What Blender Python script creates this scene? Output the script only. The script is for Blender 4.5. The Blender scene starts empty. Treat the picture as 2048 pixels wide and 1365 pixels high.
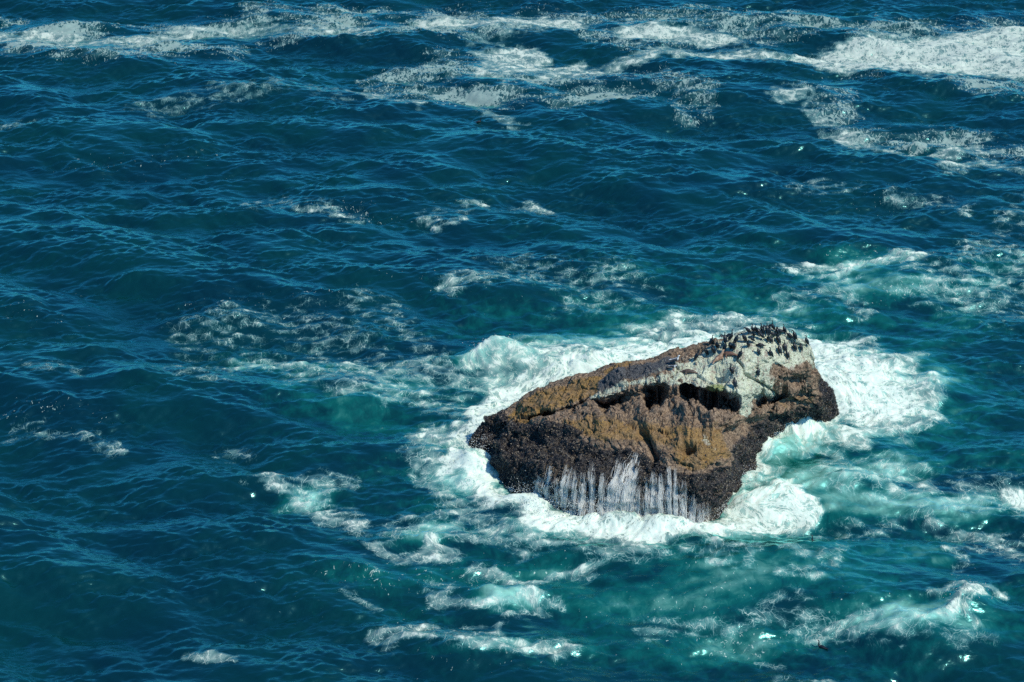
import bpy, math, random
import numpy as np
from mathutils import Vector
from mathutils.bvhtree import BVHTree

R = math.radians
rng = np.random.default_rng(11)
random.seed(5)
S = bpy.context.scene
COL = S.collection

# ------------------------------------------------------------------ camera, sky, sun
CAM_H, PITCH, FPX = 75.0, R(27.0), 4435.0          # a clifftop view with a long lens
cam_d = bpy.data.cameras.new('camera')
cam_d.sensor_width = 36.0
cam_d.lens = FPX / 2048 * 36.0
cam_d.clip_start, cam_d.clip_end = 1.0, 20000.0
cam = bpy.data.objects.new('camera', cam_d)
cam.location = (0, 0, CAM_H)
cam.rotation_euler = (math.pi / 2 - PITCH, 0, 0)
COL.objects.link(cam)
S.camera = cam

SUN_EL, SUN_AZ = R(52), R(116)                      # azimuth clockwise from +y (the viewing direction)
w = bpy.data.worlds.new('World'); S.world = w; w.use_nodes = True
wn = w.node_tree.nodes; wl = w.node_tree.links
sky = wn.new('ShaderNodeTexSky'); sky.sky_type = 'NISHITA'; sky.sun_disc = False
sky.sun_elevation = SUN_EL; sky.sun_rotation = SUN_AZ
sky.air_density = 1.0; sky.dust_density = 0.1; sky.ozone_density = 6.0
tn = wn.new('ShaderNodeMix'); tn.data_type = 'RGBA'; tn.blend_type = 'MULTIPLY'; tn.inputs[0].default_value = 1.0
wl.new(sky.outputs[0], tn.inputs[6]); tn.inputs[7].default_value = (.36, .80, 1.0, 1)      # a clear, deep blue sky all round
wl.new(tn.outputs[2], wn['Background'].inputs[0])
wn['Background'].inputs[1].default_value = 0.15
sd = bpy.data.lights.new('sun', 'SUN'); sd.energy = 4.2; sd.angle = R(0.5); sd.color = (1.0, 0.96, 0.84)
so = bpy.data.objects.new('sun', sd); COL.objects.link(so)
sdir = Vector((math.sin(SUN_AZ) * math.cos(SUN_EL), math.cos(SUN_AZ) * math.cos(SUN_EL), math.sin(SUN_EL)))
so.rotation_euler = sdir.to_track_quat('Z', 'Y').to_euler()
so.location = (60, 40, 120)
S.view_settings.view_transform = 'Standard'; S.view_settings.look = 'None'
S.view_settings.exposure = 0.0; S.view_settings.gamma = 1.0; S.view_settings.use_curve_mapping = False
S.render.engine = 'CYCLES'
S.cycles.use_denoising = False
S.cycles.max_bounces = 5; S.cycles.diffuse_bounces = 2; S.cycles.glossy_bounces = 2
S.cycles.transmission_bounces = 2; S.cycles.caustics_reflective = False; S.cycles.caustics_refractive = False

# ------------------------------------------------------------------ survey helpers: bearing/dip of a point -> where it stands
FWD = np.array([0, math.cos(PITCH), -math.sin(PITCH)]); UP = np.array([0, math.sin(PITCH), math.cos(PITCH)])
RT = np.array([1.0, 0, 0])
def ray(c, r):
    c = np.asarray(c, float); r = np.asarray(r, float)
    return FWD * FPX + RT * (c[..., None] - 1024) + UP * (682.5 - r[..., None])
def at_z(c, r, z):
    d = ray(c, r); t = (np.asarray(z, float) - CAM_H) / d[..., 2]
    return np.array([0, 0, CAM_H]) + d * t[..., None]
def at_y(c, r, y):
    d = ray(c, r); t = np.asarray(y, float) / d[..., 1]
    return np.array([0, 0, CAM_H]) + d * t[..., None]
def proj(P):
    q = P - np.array([0, 0, CAM_H])
    f = q @ FWD
    return 1024 + FPX * (q @ RT) / f, 682.5 - FPX * (q @ UP) / f

# ------------------------------------------------------------------ numeric noise
def _hash(i, j, k, s):
    h = (i * 374761393 + j * 668265263 + k * 2147483647 + s * 974634777) & 0xffffffff
    h = ((h ^ (h >> 13)) * 1274126177) & 0xffffffff
    h = ((h ^ (h >> 16)) * 2246822519) & 0xffffffff
    return ((h ^ (h >> 15)) & 0xffffff) / float(0xffffff)
def vnoise(P, s=0):
    """value noise in 3D, about -1..1"""
    f = np.floor(P).astype(np.int64); t = P - f; t = t * t * t * (t * (t * 6 - 15) + 10)
    out = 0
    for a in (0, 1):
        wx = t[:, 0] if a else 1 - t[:, 0]
        for b in (0, 1):
            wy = t[:, 1] if b else 1 - t[:, 1]
            for c in (0, 1):
                wz = t[:, 2] if c else 1 - t[:, 2]
                out = out + wx * wy * wz * _hash(f[:, 0] + a, f[:, 1] + b, f[:, 2] + c, s)
    return out * 2 - 1
def fbm(P, oct_, s=0, gain=.5):
    a, o, n = 1.0, 0, 0
    for i in range(oct_):
        o = o + a * vnoise(P * (2.03 ** i) + 17.3 * i, s + i); n += a; a *= gain
    return o / n
def worley(P, s=0):
    """distance to nearest feature point, 3D"""
    f = np.floor(P).astype(np.int64); best = np.full(len(P), 9.0)
    for a in (-1, 0, 1):
        for b in (-1, 0, 1):
            for c in (-1, 0, 1):
                i, j, k = f[:, 0] + a, f[:, 1] + b, f[:, 2] + c
                d = (i + _hash(i, j, k, s) - P[:, 0]) ** 2 + (j + _hash(i, j, k, s + 1) - P[:, 1]) ** 2 + (k + _hash(i, j, k, s + 2) - P[:, 2]) ** 2
                best = np.minimum(best, d)
    return np.sqrt(best)
def smooth(a, b, x):
    t = np.clip((x - a) / (b - a), 0, 1); return t * t * (3 - 2 * t)

# charts: regions surveyed on a plan grid of (column, row), then looked up for points of the place
CH = 4; CW, CHH = 2048 // CH + 60, 1365 // CH + 61   # 30 cells of margin each side
gx, gy = np.meshgrid((np.arange(CW) - 30) * CH + 2.0, (np.arange(CHH) - 30) * CH + 2.0)
def blank(): return np.zeros((CHH, CW))
def stroke(A, pts, hw, v, soft=1.0):
    d = np.full(A.shape, 1e9)
    pts = [np.array(p, float) for p in pts]
    if len(pts) == 1: pts = pts * 2
    for p, q in zip(pts[:-1], pts[1:]):
        e = (q - p) * np.array([1, 1]); L = max(e @ e, 1e-6)
        t = np.clip(((gx - p[0]) * e[0] + (gy - p[1]) * e[1]) / L, 0, 1)
        d = np.minimum(d, ((gx - p[0] - t * e[0]) * .62) ** 2 + (gy - p[1] - t * e[1]) ** 2)
    d = np.sqrt(d)
    np.maximum(A, v * (1 - smooth(hw * (1 - .55 * soft), hw * (1 + .7 * soft), d)), out=A)
def poly(A, pts, v, soft=14):
    ins = np.zeros(A.shape, bool); n = len(pts); d = np.full(A.shape, 1e9)
    for i in range(n):
        x0, y0 = pts[i]; x1, y1 = pts[(i + 1) % n]
        if y0 != y1:
            c = ((y0 > gy) != (y1 > gy)) & (gx < (x1 - x0) * (gy - y0) / (y1 - y0) + x0)
            ins ^= c
        e = (x1 - x0, y1 - y0); L = max(e[0] ** 2 + e[1] ** 2, 1e-6)
        t = np.clip(((gx - x0) * e[0] + (gy - y0) * e[1]) / L, 0, 1)
        d = np.minimum(d, np.hypot(gx - x0 - t * e[0], gy - y0 - t * e[1]))
    sd_ = np.where(ins, -d, d)
    np.maximum(A, v * (1 - smooth(-soft, soft, sd_)), out=A)
def blob(A, c, r, rx, ry, v):
    np.maximum(A, v * np.exp(-(((gx - c) / rx) ** 2 + ((gy - r) / ry) ** 2)), out=A)
def look(A, c, r):
    x = np.clip((c - 2) / CH + 30, 0, CW - 1.001); y = np.clip((r - 2) / CH + 30, 0, CHH - 1.001)
    i = x.astype(int); j = y.astype(int); fx = x - i; fy = y - j
    return (A[j, i] * (1 - fx) + A[j, i + 1] * fx) * (1 - fy) + (A[j + 1, i] * (1 - fx) + A[j + 1, i + 1] * fx) * fy

# ------------------------------------------------------------------ mesh and material helpers
def grid_mesh(name, P):
    nu, nv = P.shape[:2]
    m = bpy.data.meshes.new(name)
    m.vertices.add(nu * nv); m.vertices.foreach_set('co', P.reshape(-1).astype(np.float32))
    idx = np.arange(nu * nv, dtype=np.int32).reshape(nu, nv)
    q = np.stack([idx[:-1, :-1], idx[1:, :-1], idx[1:, 1:], idx[:-1, 1:]], -1).reshape(-1)
    nf = len(q) // 4
    m.loops.add(nf * 4); m.loops.foreach_set('vertex_index', q)
    m.polygons.add(nf); m.polygons.foreach_set('loop_start', np.arange(nf, dtype=np.int32) * 4)
    m.polygons.foreach_set('use_smooth', np.ones(nf, bool))
    m.update(calc_edges=True)
    return m
def tri_mesh(name, V, F, smooth_=True):
    m = bpy.data.meshes.new(name); V = np.asarray(V, np.float32); F = np.asarray(F, np.int32)
    k = F.shape[1]
    m.vertices.add(len(V)); m.vertices.foreach_set('co', V.reshape(-1))
    m.loops.add(F.size); m.loops.foreach_set('vertex_index', F.reshape(-1))
    m.polygons.add(len(F)); m.polygons.foreach_set('loop_start', np.arange(len(F), dtype=np.int32) * k)
    m.polygons.foreach_set('use_smooth', np.full(len(F), smooth_))
    m.update(calc_edges=True); m.validate()
    return m
def attr(m, name, arr, typ='FLOAT'):
    a = m.attributes.new(name, typ, 'POINT')
    a.data.foreach_set({'FLOAT': 'value', 'FLOAT_VECTOR': 'vector'}[typ], np.asarray(arr, np.float32).reshape(-1))
def link(name, m, mat, parent=None):
    o = bpy.data.objects.new(name, m); COL.objects.link(o)
    if mat: m.materials.append(mat)
    if parent: o.parent = parent
    return o
class NT:
    def __init__(s, name):
        s.m = bpy.data.materials.new(name); s.m.use_nodes = True
        s.t = s.m.node_tree; s.b = s.t.nodes['Principled BSDF']
    def n(s, kind, **kw):
        x = s.t.nodes.new('ShaderNode' + kind)
        for k, v in kw.items(): setattr(x, k, v)
        return x
    def put(s, sock, v):
        if isinstance(v, bpy.types.NodeSocket): s.t.links.new(v, sock)
        elif isinstance(v, (tuple, list)) and len(v) == 3 and sock.type == 'RGBA': sock.default_value = (*v, 1)
        else: sock.default_value = v
    def math(s, op, a, b=0.0, c=0.0, clamp=False):
        x = s.n('Math', operation=op, use_clamp=clamp)
        for i, v in enumerate((a, b, c)): s.put(x.inputs[i], v)
        return x.outputs[0]
    def vmath(s, op, a, b=None):
        x = s.n('VectorMath', operation=op); s.put(x.inputs[0], a)
        if b is not None: s.put(x.inputs['Scale'] if op == 'SCALE' else x.inputs[1], b)
        return x.outputs[0]
    def attr(s, name, vec=False):
        return s.n('Attribute', attribute_name=name).outputs['Vector' if vec else 'Fac']
    def noise(s, v, scale, detail=4, rough=.55, dist=0.0, typ='FBM', lac=2.0):
        x = s.n('TexNoise', noise_type=typ, normalize=(typ == 'FBM')) if typ == 'FBM' else s.n('TexNoise', noise_type=typ)
        s.put(x.inputs['Vector'], v)
        x.inputs['Scale'].default_value = scale; x.inputs['Detail'].default_value = detail
        x.inputs['Roughness'].default_value = rough; x.inputs['Distortion'].default_value = dist
        x.inputs['Lacunarity'].default_value = lac
        return x
    def voro(s, v, scale, feature='F1'):
        x = s.n('TexVoronoi', feature=feature); s.put(x.inputs['Vector'], v); x.inputs['Scale'].default_value = scale
        return x
    def mix(s, f, a, b):
        x = s.n('Mix', data_type='RGBA'); s.put(x.inputs[0], f); s.put(x.inputs[6], a); s.put(x.inputs[7], b)
        return x.outputs[2]
    def fmix(s, f, a, b):
        x = s.n('Mix', data_type='FLOAT'); s.put(x.inputs[0], f); s.put(x.inputs[2], a); s.put(x.inputs[3], b)
        return x.outputs[0]
    def step(s, x, a, b, lo=0.0, hi=1.0):
        y = s.n('MapRange', interpolation_type='SMOOTHSTEP'); s.put(y.inputs[0], x)
        s.put(y.inputs[1], a); s.put(y.inputs[2], b); s.put(y.inputs[3], lo); s.put(y.inputs[4], hi)
        return y.outputs[0]
    def bump(s, h, dist, strength=1.0, prev=None):
        x = s.n('Bump'); s.put(x.inputs['Height'], h); x.inputs['Distance'].default_value = dist
        s.put(x.inputs['Strength'], strength)
        if prev is not None: s.put(x.inputs['Normal'], prev)
        return x.outputs[0]

# ================================================================== THE SEA
def axis(lo, hi, n, far, grow=1.16):
    core = np.linspace(lo, hi, n); st = core[1] - core[0]
    out_, s_ = [], st; x = hi
    while x < far: s_ *= grow; x += s_; out_.append(x)
    neg, s_ = [], st; x = lo
    while x > -far: s_ *= grow; x -= s_; neg.append(x)
    return np.array(neg[::-1] + list(core) + out_)
XS = axis(-56, 56, 900, 4200, 1.2); YS = axis(100, 232, 960, 4200, 1.2)
gxw, gyw = np.meshgrid(XS, YS, indexing='ij'); X = gxw.ravel(); Y = gyw.ravel()

N, L = 1024, 128.0
kx = np.fft.fftfreq(N, L / N) * 2 * np.pi
KX, KY = np.meshgrid(kx, kx, indexing='ij'); K = np.hypot(KX, KY); K[0, 0] = 1e-6
def spectrum(kp, power, kcut, wind, spread, seed, kmin=0):
    g = np.random.default_rng(seed)
    c = (KX * wind[0] + KY * wind[1]) / K / math.hypot(*wind)
    D = np.maximum(np.abs(c), .0) ** spread + .03
    P = np.exp(-1.0 * (kp / K) ** 2.0) / (K ** power) * D * np.exp(-(K / kcut) ** 2) * (K > kmin)
    P[0, 0] = 0
    return (g.normal(size=K.shape) + 1j * g.normal(size=K.shape)) * np.sqrt(P)
def fields(H, rms):
    h = np.fft.ifft2(H).real; f = rms / h.std()
    dx = np.fft.ifft2(-1j * KX / K * H).real * f; dy = np.fft.ifft2(-1j * KY / K * H).real * f
    return h * f, dx, dy
def samp(F, x, y):
    u = (x / L) * N % N; v = (y / L) * N % N; i = u.astype(int) % N; j = v.astype(int) % N; a = u - np.floor(u); b = v - np.floor(v)
    i1 = (i + 1) % N; j1 = (j + 1) % N
    return (F[i, j] * (1 - a) + F[i1, j] * a) * (1 - b) + (F[i, j1] * (1 - a) + F[i1, j1] * a) * b
def rnd_field(lam, seed, stretch=1.0):
    g = np.random.default_rng(seed); kp = 2 * np.pi / lam
    Kk = np.hypot(KX, KY * stretch)
    F = np.fft.ifft2((g.normal(size=K.shape) + 1j * g.normal(size=K.shape)) * np.exp(-((Kk - kp) / (kp * .5)) ** 2)).real
    return F / F.std()
swell = fields(spectrum(2 * np.pi / 17, 4.4, 2 * np.pi / 3.0, (-.28, -1), 5, 3), .36)
chop = fields(spectrum(2 * np.pi / 5.5, 4.3, 2 * np.pi / .34, (-.22, -1), 3.5, 8), .125)
ripple = fields(spectrum(2 * np.pi / 1.5, 2.7, 2 * np.pi / .27, (.12, -1), 5, 21), .036)

C0, R0 = proj(np.stack([X, Y, 0 * X], -1))
inview = (Y > 60) & (np.abs(X) < 140) & (Y < 420)
C0 = np.where(inview, C0, -999); R0 = np.where(inview, R0, -999)

# charts of the water's state ----------------------------------------
foam = blank(); aer = blank(); fleck = blank(); calm = blank(); lift = blank()
for a in [([(0, 78), (60, 72), (160, 82), (240, 92), (330, 66), (450, 55), (560, 55), (660, 62)], 13, .80), ([(0, 80), (90, 76), (200, 92), (300, 78)], 13, 1.0),
          ([(660, 65), (780, 64), (840, 58)], 13, .85), ([(820, 55), (900, 50), (1000, 48), (1090, 45), (1150, 58)], 13, 1.05),
          ([(940, 80), (1080, 62)], 8, .6),
          ([(1240, 72), (1300, 63), (1400, 72), (1470, 78)], 12, 1.05), ([(1080, 155), (1200, 132), (1330, 104), (1450, 106), (1560, 115)], 10, .95),
          ([(960, 150), (1060, 140), (1160, 125)], 12, .95),
          ([(1660, 262), (1720, 275), (1780, 300), (1850, 312)], 11, .8), ([(1850, 312), (1920, 298), (1990, 290)], 8, .85), ([(1560, 195), (1612, 200)], 10, .85), ([(1615, 222), (1660, 240)], 9, .75),
          ([(1900, 335), (1960, 322), (2060, 345)], 12, .8), ([(1790, 390), (1900, 408), (1930, 415)], 9, .55), ([(1590, 375), (1700, 370)], 8, .45),
          ([(290, 212), (400, 195), (560, 178), (700, 190)], 13, .47), ([(500, 410), (560, 398), (640, 420), (700, 432)], 12, .5), ([(850, 432), (980, 410), (1100, 408)], 9, .5),
          ([(0, 255), (70, 250)], 9, .5), ([(1060, 410), (1090, 405)], 9, .72), ([(700, 185), (800, 200), (830, 210)], 10, .8), ([(960, 215), (1020, 240), (1045, 250)], 9, .7), ([(880, 450), (920, 445)], 8, .6),
          ([(395, 670), (480, 640), (600, 640), (700, 680)], 30, .41), ([(470, 730), (540, 715), (600, 745), (690, 772)], 22, .58), ([(640, 700), (700, 730)], 16, .6),
          ([(900, 578), (955, 568)], 13, .66), ([(1000, 545), (1100, 560), (1250, 565)], 26, .45), ([(720, 600), (800, 640), (850, 700)], 22, .45), ([(1120, 610), (1300, 600)], 18, .42),
          ([(1575, 532), (1680, 545), (1760, 522), (1850, 528)], 13, .80), ([(1690, 560), (1640, 588), (1560, 600)], 15, .6), ([(1690, 560), (1720, 620)], 12, .6), ([(1860, 560), (1950, 590), (2060, 560)], 34, .55),
          ([(1960, 500), (2060, 520)], 26, .5), ([(1960, 600), (2060, 610)], 30, .5), ([(2000, 470), (2060, 400)], 20, .4),
          ([(720, 770), (800, 748), (880, 745), (930, 760)], 26, .68), ([(770, 780), (860, 800), (900, 820)], 22, .6), ([(690, 740), (760, 710)], 14, .55),
          ([(900, 930), (935, 950), (1000, 1000), (1090, 1040), (1200, 1068), (1320, 1074), (1410, 1070)], 23, 1.3),
          ([(860, 880), (905, 880), (950, 915)], 26, .85), ([(840, 920), (880, 970), (940, 1030), (1050, 1080), (1180, 1105), (1320, 1110)], 17, .70),
          ([(1500, 930), (1545, 885), (1600, 858)], 24, 1.2), ([(1600, 868), (1660, 880), (1720, 878)], 22, .95), ([(1620, 900), (1680, 930), (1720, 945)], 16, .7), ([(1450, 990), (1500, 955), (1560, 945)], 14, .85),
          ([(1640, 930), (1720, 962), (1800, 972), (1900, 982), (1990, 985), (2060, 1000)], 26, .68), ([(2010, 985), (2060, 1000)], 16, 1.1), ([(1750, 930), (1850, 960)], 20, .55),
          ([(548, 968), (600, 1005), (655, 1030), (715, 1050)], 16, .78), ([(600, 962), (690, 968)], 14, .66), ([(670, 990), (690, 1050)], 12, .6), ([(690, 1048), (705, 1052)], 10, 1.0),
          ([(730, 1088), (800, 1112), (870, 1112), (890, 1100)], 13, .88), ([(800, 1060), (900, 1042), (910, 1060)], 20, .62), ([(880, 1075), (1000, 1080), (1040, 1100)], 10, .66),
          ([(880, 1195), (940, 1212), (1010, 1205), (1050, 1190)], 15, .80), ([(940, 1140), (1040, 1165), (1120, 1158), (1190, 1135)], 10, .76), ([(850, 1180), (900, 1170)], 12, .5), ([(1000, 1260), (1080, 1200), (1110, 1210)], 9, .6),
          ([(780, 1275), (860, 1270), (940, 1290), (1080, 1300), (1120, 1290)], 15, .72), ([(900, 1262), (1010, 1262)], 11, .6), ([(400, 1312), (465, 1326)], 9, .85), ([(690, 1180), (740, 1215)], 9, .55),
          ([(1300, 1250), (1400, 1248), (1500, 1232), (1600, 1212)], 17, .58), ([(1600, 1240), (1700, 1255), (1780, 1262), (1880, 1250)], 20, .64), ([(1905, 1236), (1938, 1216)], 17, 1.0), ([(1940, 1225), (1955, 1250)], 12, .85), ([(1860, 1240), (1905, 1240)], 12, .75),
          ([(1800, 1275), (1850, 1262), (1940, 1280)], 14, .66), ([(1870, 1200), (1920, 1188), (1990, 1200)], 9, .66), ([(1915, 1140), (1920, 1100), (1990, 1085), (2060, 1115)], 10, .66), ([(1880, 1040), (2000, 1080), (2060, 1075)], 12, .58),
          ([(1510, 1310), (1560, 1322)], 7, .6), ([(1550, 1345), (1700, 1360)], 10, .5), ([(1400, 1105), (1560, 1120), (1660, 1115)], 12, .6), ([(1560, 1170), (1680, 1140)], 9, .6),
          ([(1650, 1060), (1750, 1050), (1840, 1030)], 15, .5), ([(1380, 1120), (1450, 1140), (1500, 1140)], 8, .55),
          ([(20, 860), (80, 850), (160, 870)], 12, .48), ([(200, 890), (240, 888)], 8, .6), ([(340, 740), (440, 770)], 12, .45), ([(60, 740), (160, 755)], 12, .42), ([(440, 900), (500, 905)], 12, .5), ([(1760, 740), (1840, 760)], 20, .6)]:
    stroke(foam, a[0], a[1] * (1.28 if a[2] < .8 else 1.0), a[2] + (-.01 if a[2] < .8 else 0), 1.3)
poly(foam, [(948, 100), (1000, 84), (1088, 92), (1100, 110), (1060, 148), (985, 155), (950, 135)], 1.0, 12)
poly(foam, [(1480, 108), (1560, 110), (1640, 90), (1720, 74), (1820, 78), (1900, 66), (2090, 48), (2090, 150), (1985, 158), (1930, 150), (1860, 152), (1800, 148), (1700, 148), (1620, 128), (1540, 124)], 1.12, 12)
poly(foam, [(880, 890), (920, 830), (960, 790), (1000, 752), (1100, 728), (1200, 704), (1300, 674), (1420, 655), (1500, 648), (1600, 660), (1700, 690), (1790, 730), (1850, 780), (1862, 830), (1800, 870), (1700, 862), (1640, 860), (1500, 880), (1300, 950), (1000, 950)], 1.16, 30)
poly(foam, [(930, 720), (960, 695), (1010, 695), (1100, 684), (1250, 664), (1330, 628), (1480, 618), (1570, 640), (1720, 670), (1840, 720), (1885, 780), (1880, 850), (1800, 885), (1600, 880), (1200, 800), (960, 790)], .90, 24)
poly(foam, [(1405, 1068), (1440, 1020), (1500, 972), (1590, 968), (1640, 990), (1655, 1020), (1620, 1052), (1540, 1068), (1480, 1062)], 1.12, 14)
for a in [((480, 15), (760, 8), (1000, 12), (1180, 25), (1180, 60), (900, 80), (500, 85)), ((720, 150), (900, 95), (1100, 140), (1350, 130), (1360, 190), (1150, 215), (900, 215), (720, 205)),
          ((1180, 30), (1400, 8), (1560, 15), (1700, 45), (1620, 80), (1300, 105), (1150, 90)), ((1640, 50), (1750, 35), (1900, 40), (2080, 5), (2080, 70), (1700, 90)),
          ((1500, 150), (1900, 150), (2080, 150), (2080, 205), (1950, 200), (1820, 160)), ((1340, 150), (1430, 165), (1440, 230), (1340, 240)), ((1580, 170), (1700, 180), (1740, 240), (1640, 250)),
          ((0, 25), (250, 35), (500, 30), (500, 120), (250, 130), (0, 118)), ((1640, 245), (1850, 240), (2080, 280), (2080, 330), (1900, 300), (1700, 290))]:
    poly(fleck, a, .70, 16)
for a in [((300, 330), 260, 40, .30), ((700, 420), 300, 30, .33), ((1700, 400), 250, 40, .3), ((100, 830), 220, 50, .27), ((560, 620), 260, 60, .34), ((1800, 560), 300, 90, .38), ((1000, 560), 300, 60, .36), ((850, 1150), 350, 110, .36), ((1500, 1230), 450, 100, .36), ((1300, 930), 560, 260, .45), ((120, 620), 200, 60, .25), ((1000, 1320), 500, 60, .27)]:
    blob(fleck, a[0][0], a[0][1], a[1], a[2], a[3])
blob(aer, 1400, 870, 620, 320, .66); blob(aer, 1400, 860, 500, 260, .88); blob(aer, 1680, 980, 260, 70, .75); blob(aer, 1450, 1180, 640, 200, .46); blob(aer, 750, 800, 260, 120, .36); blob(aer, 1850, 620, 280, 130, .36); blob(aer, 600, 740, 240, 70, .34); blob(aer, 850, 1130, 260, 120, .36); blob(aer, 1000, 560, 260, 50, .22)
for c, r, rx, ry, v in [(1000, 1198, 90, 32, .85), (870, 1068, 80, 34, .75), (1740, 555, 170, 48, .72), (1600, 600, 120, 35, .6), (600, 765, 110, 30, .5), (500, 725, 70, 30, .5), (1545, 1005, 150, 60, 1.0), (1900, 1000, 240, 40, .72),
                        (1870, 1250, 170, 45, .95), (690, 830, 90, 30, .42), (1440, 1240, 160, 40, .42), (630, 1000, 80, 45, .6), (1100, 1150, 150, 35, .5), (960, 1290, 190, 35, .4), (800, 770, 110, 30, .7), (1000, 730, 100, 40, .95),
                        (1750, 780, 170, 90, 1.0), (1850, 1110, 160, 60, .45), (1200, 690, 260, 50, .7), (1560, 880, 90, 50, .9), (940, 950, 80, 50, .95), (1980, 560, 160, 70, .4), (1650, 1100, 150, 50, .4)]:
    blob(aer, c, r, rx, ry, v)
blob(calm, 1500, 1170, 190, 45, .8); blob(calm, 1700, 1120, 170, 40, .5); blob(calm, 1250, 1130, 200, 30, .4); blob(calm, 700, 835, 70, 25, .8); blob(calm, 940, 270, 300, 60, .25)
for c, r, rx, ry, v in [(1000, 715, 60, 14, 1.1), (1110, 735, 120, 20, .35), (950, 935, 40, 18, .9), (1590, 862, 40, 17, 1.3), (1540, 905, 40, 14, .8), (1530, 995, 85, 32, .7), (1935, 1222, 55, 24, .8), (1850, 1245, 90, 24, .4),
                        (700, 812, 90, 16, .65), (1000, 1185, 110, 18, .4), (1740, 540, 150, 24, .4), (1700, 760, 110, 45, .55), (1420, 665, 200, 18, .5), (1225, 1048, 110, 15, .82), (1090, 1026, 50, 10, .3), (1340, 1062, 80, 13, .5), (1860, 780, 30, 60, .3), (1060, 1010, 60, 13, .6), (1700, 968, 90, 18, .6), (850, 1080, 70, 16, .4)]:
    lift += v * np.exp(-(((gx - c) / rx) ** 2 + ((gy - r) / ry) ** 2))

# drift: carry texture coordinates backwards through an eddying current so foam is drawn out into streaks
psi = [rnd_field(9, 1, .7) * 1.5, rnd_field(4.0, 2, .8) * .42, rnd_field(1.8, 4) * .10]
psi = sum(psi); g = L / N
VX = -(np.roll(psi, -1, 1) - np.roll(psi, 1, 1)) / (2 * g); VY = (np.roll(psi, -1, 0) - np.roll(psi, 1, 0)) / (2 * g)
fx_, fy_ = X.copy(), Y.copy()
turb = np.clip(look(aer, C0, R0) * 1.1 + look(foam, C0, R0) * .3, .12, 1.0)
for i in range(4):
    fx_ -= samp(VX, fx_, fy_) * .16 * turb; fy_ -= samp(VY, fx_, fy_) * .16 * turb
# ragged edges for the charted foam
wx = samp(rnd_field(5, 31), X, Y); wy = samp(rnd_field(5, 32), X, Y); w2 = samp(rnd_field(1.6, 33), X, Y)
cw = C0 + (fx_ - X) * 14 + wx * 11 + w2 * 5; rw = R0 - (fy_ - Y) * 5 + wy * 4.5
far_s = np.clip(1 - (Y - 150) / 130, .45, 1)
cw = C0 + (cw - C0) * far_s; rw = R0 + (rw - R0) * far_s
A_foam = np.where(inview, look(foam, cw, rw), 0); A_fleck = np.where(inview, look(fleck, cw, rw), .12)
A_aer = np.where(inview, look(aer, C0 + (cw - C0) * .8, R0 + (rw - R0) * .8), 0)
A_calm = np.where(inview, look(calm, C0, R0), 0); A_lift = np.where(inview, look(lift, C0, R0), 0)
rag = samp(rnd_field(2.6, 41, .5), X, Y); rag2 = samp(rnd_field(11, 42, .45), X, Y)
rag3 = samp(rnd_field(1.1, 43, .6), X, Y)
A_foam = A_foam + np.where(A_foam > .1, 1, 0) * (.12 * rag + .09 * rag3 + .05 * rag2) * (1 - .75 * smooth(.85, 1.2, A_foam)) * smooth(.1, .4, A_foam)
A_foam = np.clip(A_foam, 0, 1.5)
A_fleck = A_fleck * (1 + .22 * rag2 + .16 * rag)
A_aer = np.clip(A_aer * (1 + .22 * rag2 + .12 * rag), 0, 1.2)

fade = np.clip(1 - (np.hypot(X, Y - 165) - 90) / 300, 0, 1)
k_s = 1 - .45 * np.clip(A_aer, 0, 1); k_c = (1 - .75 * A_calm) * (1 - .35 * np.clip(A_aer, 0, 1)); k_r = (1 - .8 * A_calm)
gust = np.clip(1 + .30 * rag2, .5, 1.35); gust2 = np.clip(1 + .35 * rag2 + .25 * samp(rnd_field(26, 55, .4), X, Y), .25, 1.4)
Z = samp(swell[0], X, Y) * k_s + samp(chop[0], X, Y) * k_c * gust + samp(ripple[0], X, Y) * k_r * gust2
DX = .15 * (samp(swell[1], X, Y) * k_s + samp(chop[1], X, Y) * k_c * gust + samp(ripple[1], X, Y) * k_r)
DY = .15 * (samp(swell[2], X, Y) * k_s + samp(chop[2], X, Y) * k_c * gust + samp(ripple[2], X, Y) * k_r)
# boiling relief where water is white
core_ = (A_foam > .3) | (A_aer > .3)
bo = np.zeros_like(Z); Pq = np.stack([fx_[core_] * .8, fy_[core_] * .8, 0 * fx_[core_]], -1)
bo[core_] = (1 - np.abs(fbm(Pq, 5, 70, .55)) * 2.0)
amp = smooth(.35, 1.1, np.maximum(A_foam, A_aer)) * (Y < 185)
Z = (Z + bo * .20 * amp) * fade + A_lift * (1 + .22 * bo * amp)
SEA = np.stack([X + DX * fade, Y + DY * fade, Z], -1).reshape(len(XS), len(YS), 3)
sea_m = grid_mesh('sea', SEA)
attr(sea_m, 'foam', A_foam); attr(sea_m, 'fleck', A_fleck); attr(sea_m, 'aer', A_aer); attr(sea_m, 'old', smooth(172, 192, Y))
attr(sea_m, 'drift', np.stack([fx_, fy_, 0 * fx_], -1), 'FLOAT_VECTOR'); attr(sea_m, 'rest', np.stack([X, Y, 0 * X], -1), 'FLOAT_VECTOR')

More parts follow.
